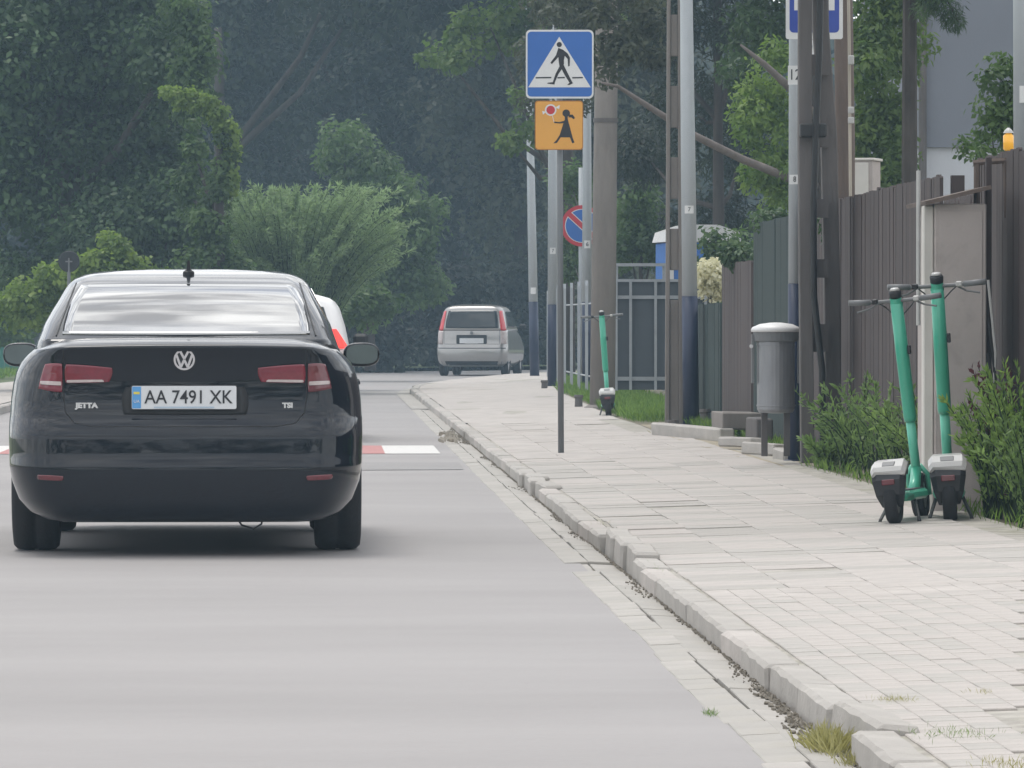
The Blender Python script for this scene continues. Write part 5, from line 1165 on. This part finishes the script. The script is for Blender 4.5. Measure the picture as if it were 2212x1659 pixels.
# grass verges and tufts
def scatter(n, fx, fy, fz): return [(fx(), fy(), fz) for _ in range(n)]
pts = []
for _ in range(7000):
    y = 58.5+RNG.random()*14.5; a = edge_u(PE, y)+.02; pts.append((a+RNG.random()*1.2, y, .12))
for _ in range(9000):
    y = 73+RNG.random()*42; a = edge_u(PE, min(y, 121)); pts.append((a+RNG.random()*1.0-.02, y, .13))
grass('verge_grass', 'short green grass on the verge beyond the concrete pole', pts, .16, 'leaf_grass', w=.08)
pts = []
for _ in range(1500):
    y = 41+RNG.random()*17; pts.append((3.62+RNG.random()*.2, y, .13))
for _ in range(500):
    y = 27+RNG.random()*14; a = edge_u(PE, y); pts.append((a+RNG.random()**2*.25-.05, y, .12))
grass('weedy_grass', 'thin grass at the foot of the fences', pts, .12, 'leaf_grass', w=.07)
pts = [(-6-RNG.random()*4, 90+RNG.random()*36, .085) for _ in range(9000)]
grass('left_grass', 'grass beside the left pavement', pts, .16, 'leaf_grass', w=.1)
def tuft(label, px, py, z, n, r, ry, h, lm):
    d = gd(py, z); p = at(px, py, d); o = grass('grass_tuft', label, [(RNG.normal()*r, RNG.normal()*ry, 0) for _ in range(n)], h, lm, kind='thing' if n > 400 else 'stuff', cat='grass tuft', lean=.45, w=.05)
    o.location = (p.x, p.y, z-.005); o['group'] = 'grass tufts in kerb and paving joints'; return o
tuft('large dry yellow grass tuft growing in the gutter at the bottom of the photo', 1790, 1625, .0, 420, .025, .1, .085, 'leaf_dry')
tuft('small grass tuft below the large dry one at the bottom edge', 1845, 1655, .0, 120, .02, .06, .05, 'leaf_dry')
tuft('long green yellow grass line in the paving joint near the right bottom', 2060, 1585, .09, 160, .06, .1, .022, 'leaf_grass')
tuft('dry grass patch at the corner of the big paving slabs', 1935, 1512, .09, 120, .03, .05, .022, 'leaf_dry')
tuft('tiny grass tuft on the joint near the right edge of the slabs', 2120, 1496, .1, 40, .02, .04, .02, 'leaf_dry')
tuft('small green tuft on the asphalt edge of the gutter', 1535, 1545, .0, 60, .008, .06, .03, 'leaf_grass')
tuft('thin grass on the kerb back edge near the middle', 1415, 1225, .08, 60, .006, .3, .02, 'leaf_grass')
tuft('sparse grass in the paving joint right of the tilted kerb stone', 1300, 1130, .08, 60, .03, .25, .02, 'leaf_dry')
tuft('dry stalks at the foot of the thin slotted pole', 1430, 938, .12, 60, .04, .1, .1, 'leaf_dry')
tuft('grass tuft at the bottom right corner', 2195, 1655, .1, 130, .05, .1, .03, 'leaf_dry')
# dirt, leaves and moss in the kerb joint
bm = BM()
for _ in range(2600):
    y = 12.5+RNG.random()**1.4*50; x_ = 1.397-abs(RNG.normal())*(.006+.016*max(0, math.sin(y*2.1)+math.sin(y*.83))); s = .002+.004*RNG.random()**2
    if 15.5 < y < 18 or 54 < y < 58: s *= 1.6; x_ -= abs(RNG.normal())*.02
    box(bm, (x_, y, .008+s*.3), (s*1.6, s*2, s), rot=Euler((RNG.random(), RNG.random(), RNG.random()*3)))
M['debris'] = mat('gutter_dirt', (.2, .18, .15), .95, var=.3, scale=20)
o = obj('gutter_debris', bm, 'debris'); tag(o, 'dirt, leaves and crumbs lying along the foot of the kerb', 'debris', None, 'stuff')
bm = BM()
for _ in range(40):
    y = 54+RNG.random()*4; box(bm, (1.3-abs(RNG.normal())*.08, y, .03+.02*RNG.random()), (.03, .06, .003), rot=Euler((RNG.random()*2, RNG.random()*2, RNG.random()*3)))
o = obj('dead_leaves', bm, 'wood_l'); tag(o, 'heap of pale dead leaves in the gutter beyond the crossing', 'leaves', None, 'stuff')

# ================================================================== AIR
bm = BM(); box(bm, (0, 110, 7.2), (180, 260, 16.6)); hz_ = obj('haze', bm, None)
hm = bpy.data.materials.new('haze'); hm.use_nodes = True; t = hm.node_tree; t.nodes.remove(t.nodes['Principled BSDF'])
pv = t.nodes.new('ShaderNodeVolumePrincipled'); pv.inputs['Density'].default_value = HAZE; pv.inputs['Color'].default_value = (.52, .74, .93, 1)
t.links.new(pv.outputs[0], t.nodes['Material Output'].inputs['Volume']); hz_.data.materials.append(hm)
hz_['kind'] = 'stuff'; hz_['label'] = 'thin bluish summer haze over the whole street'
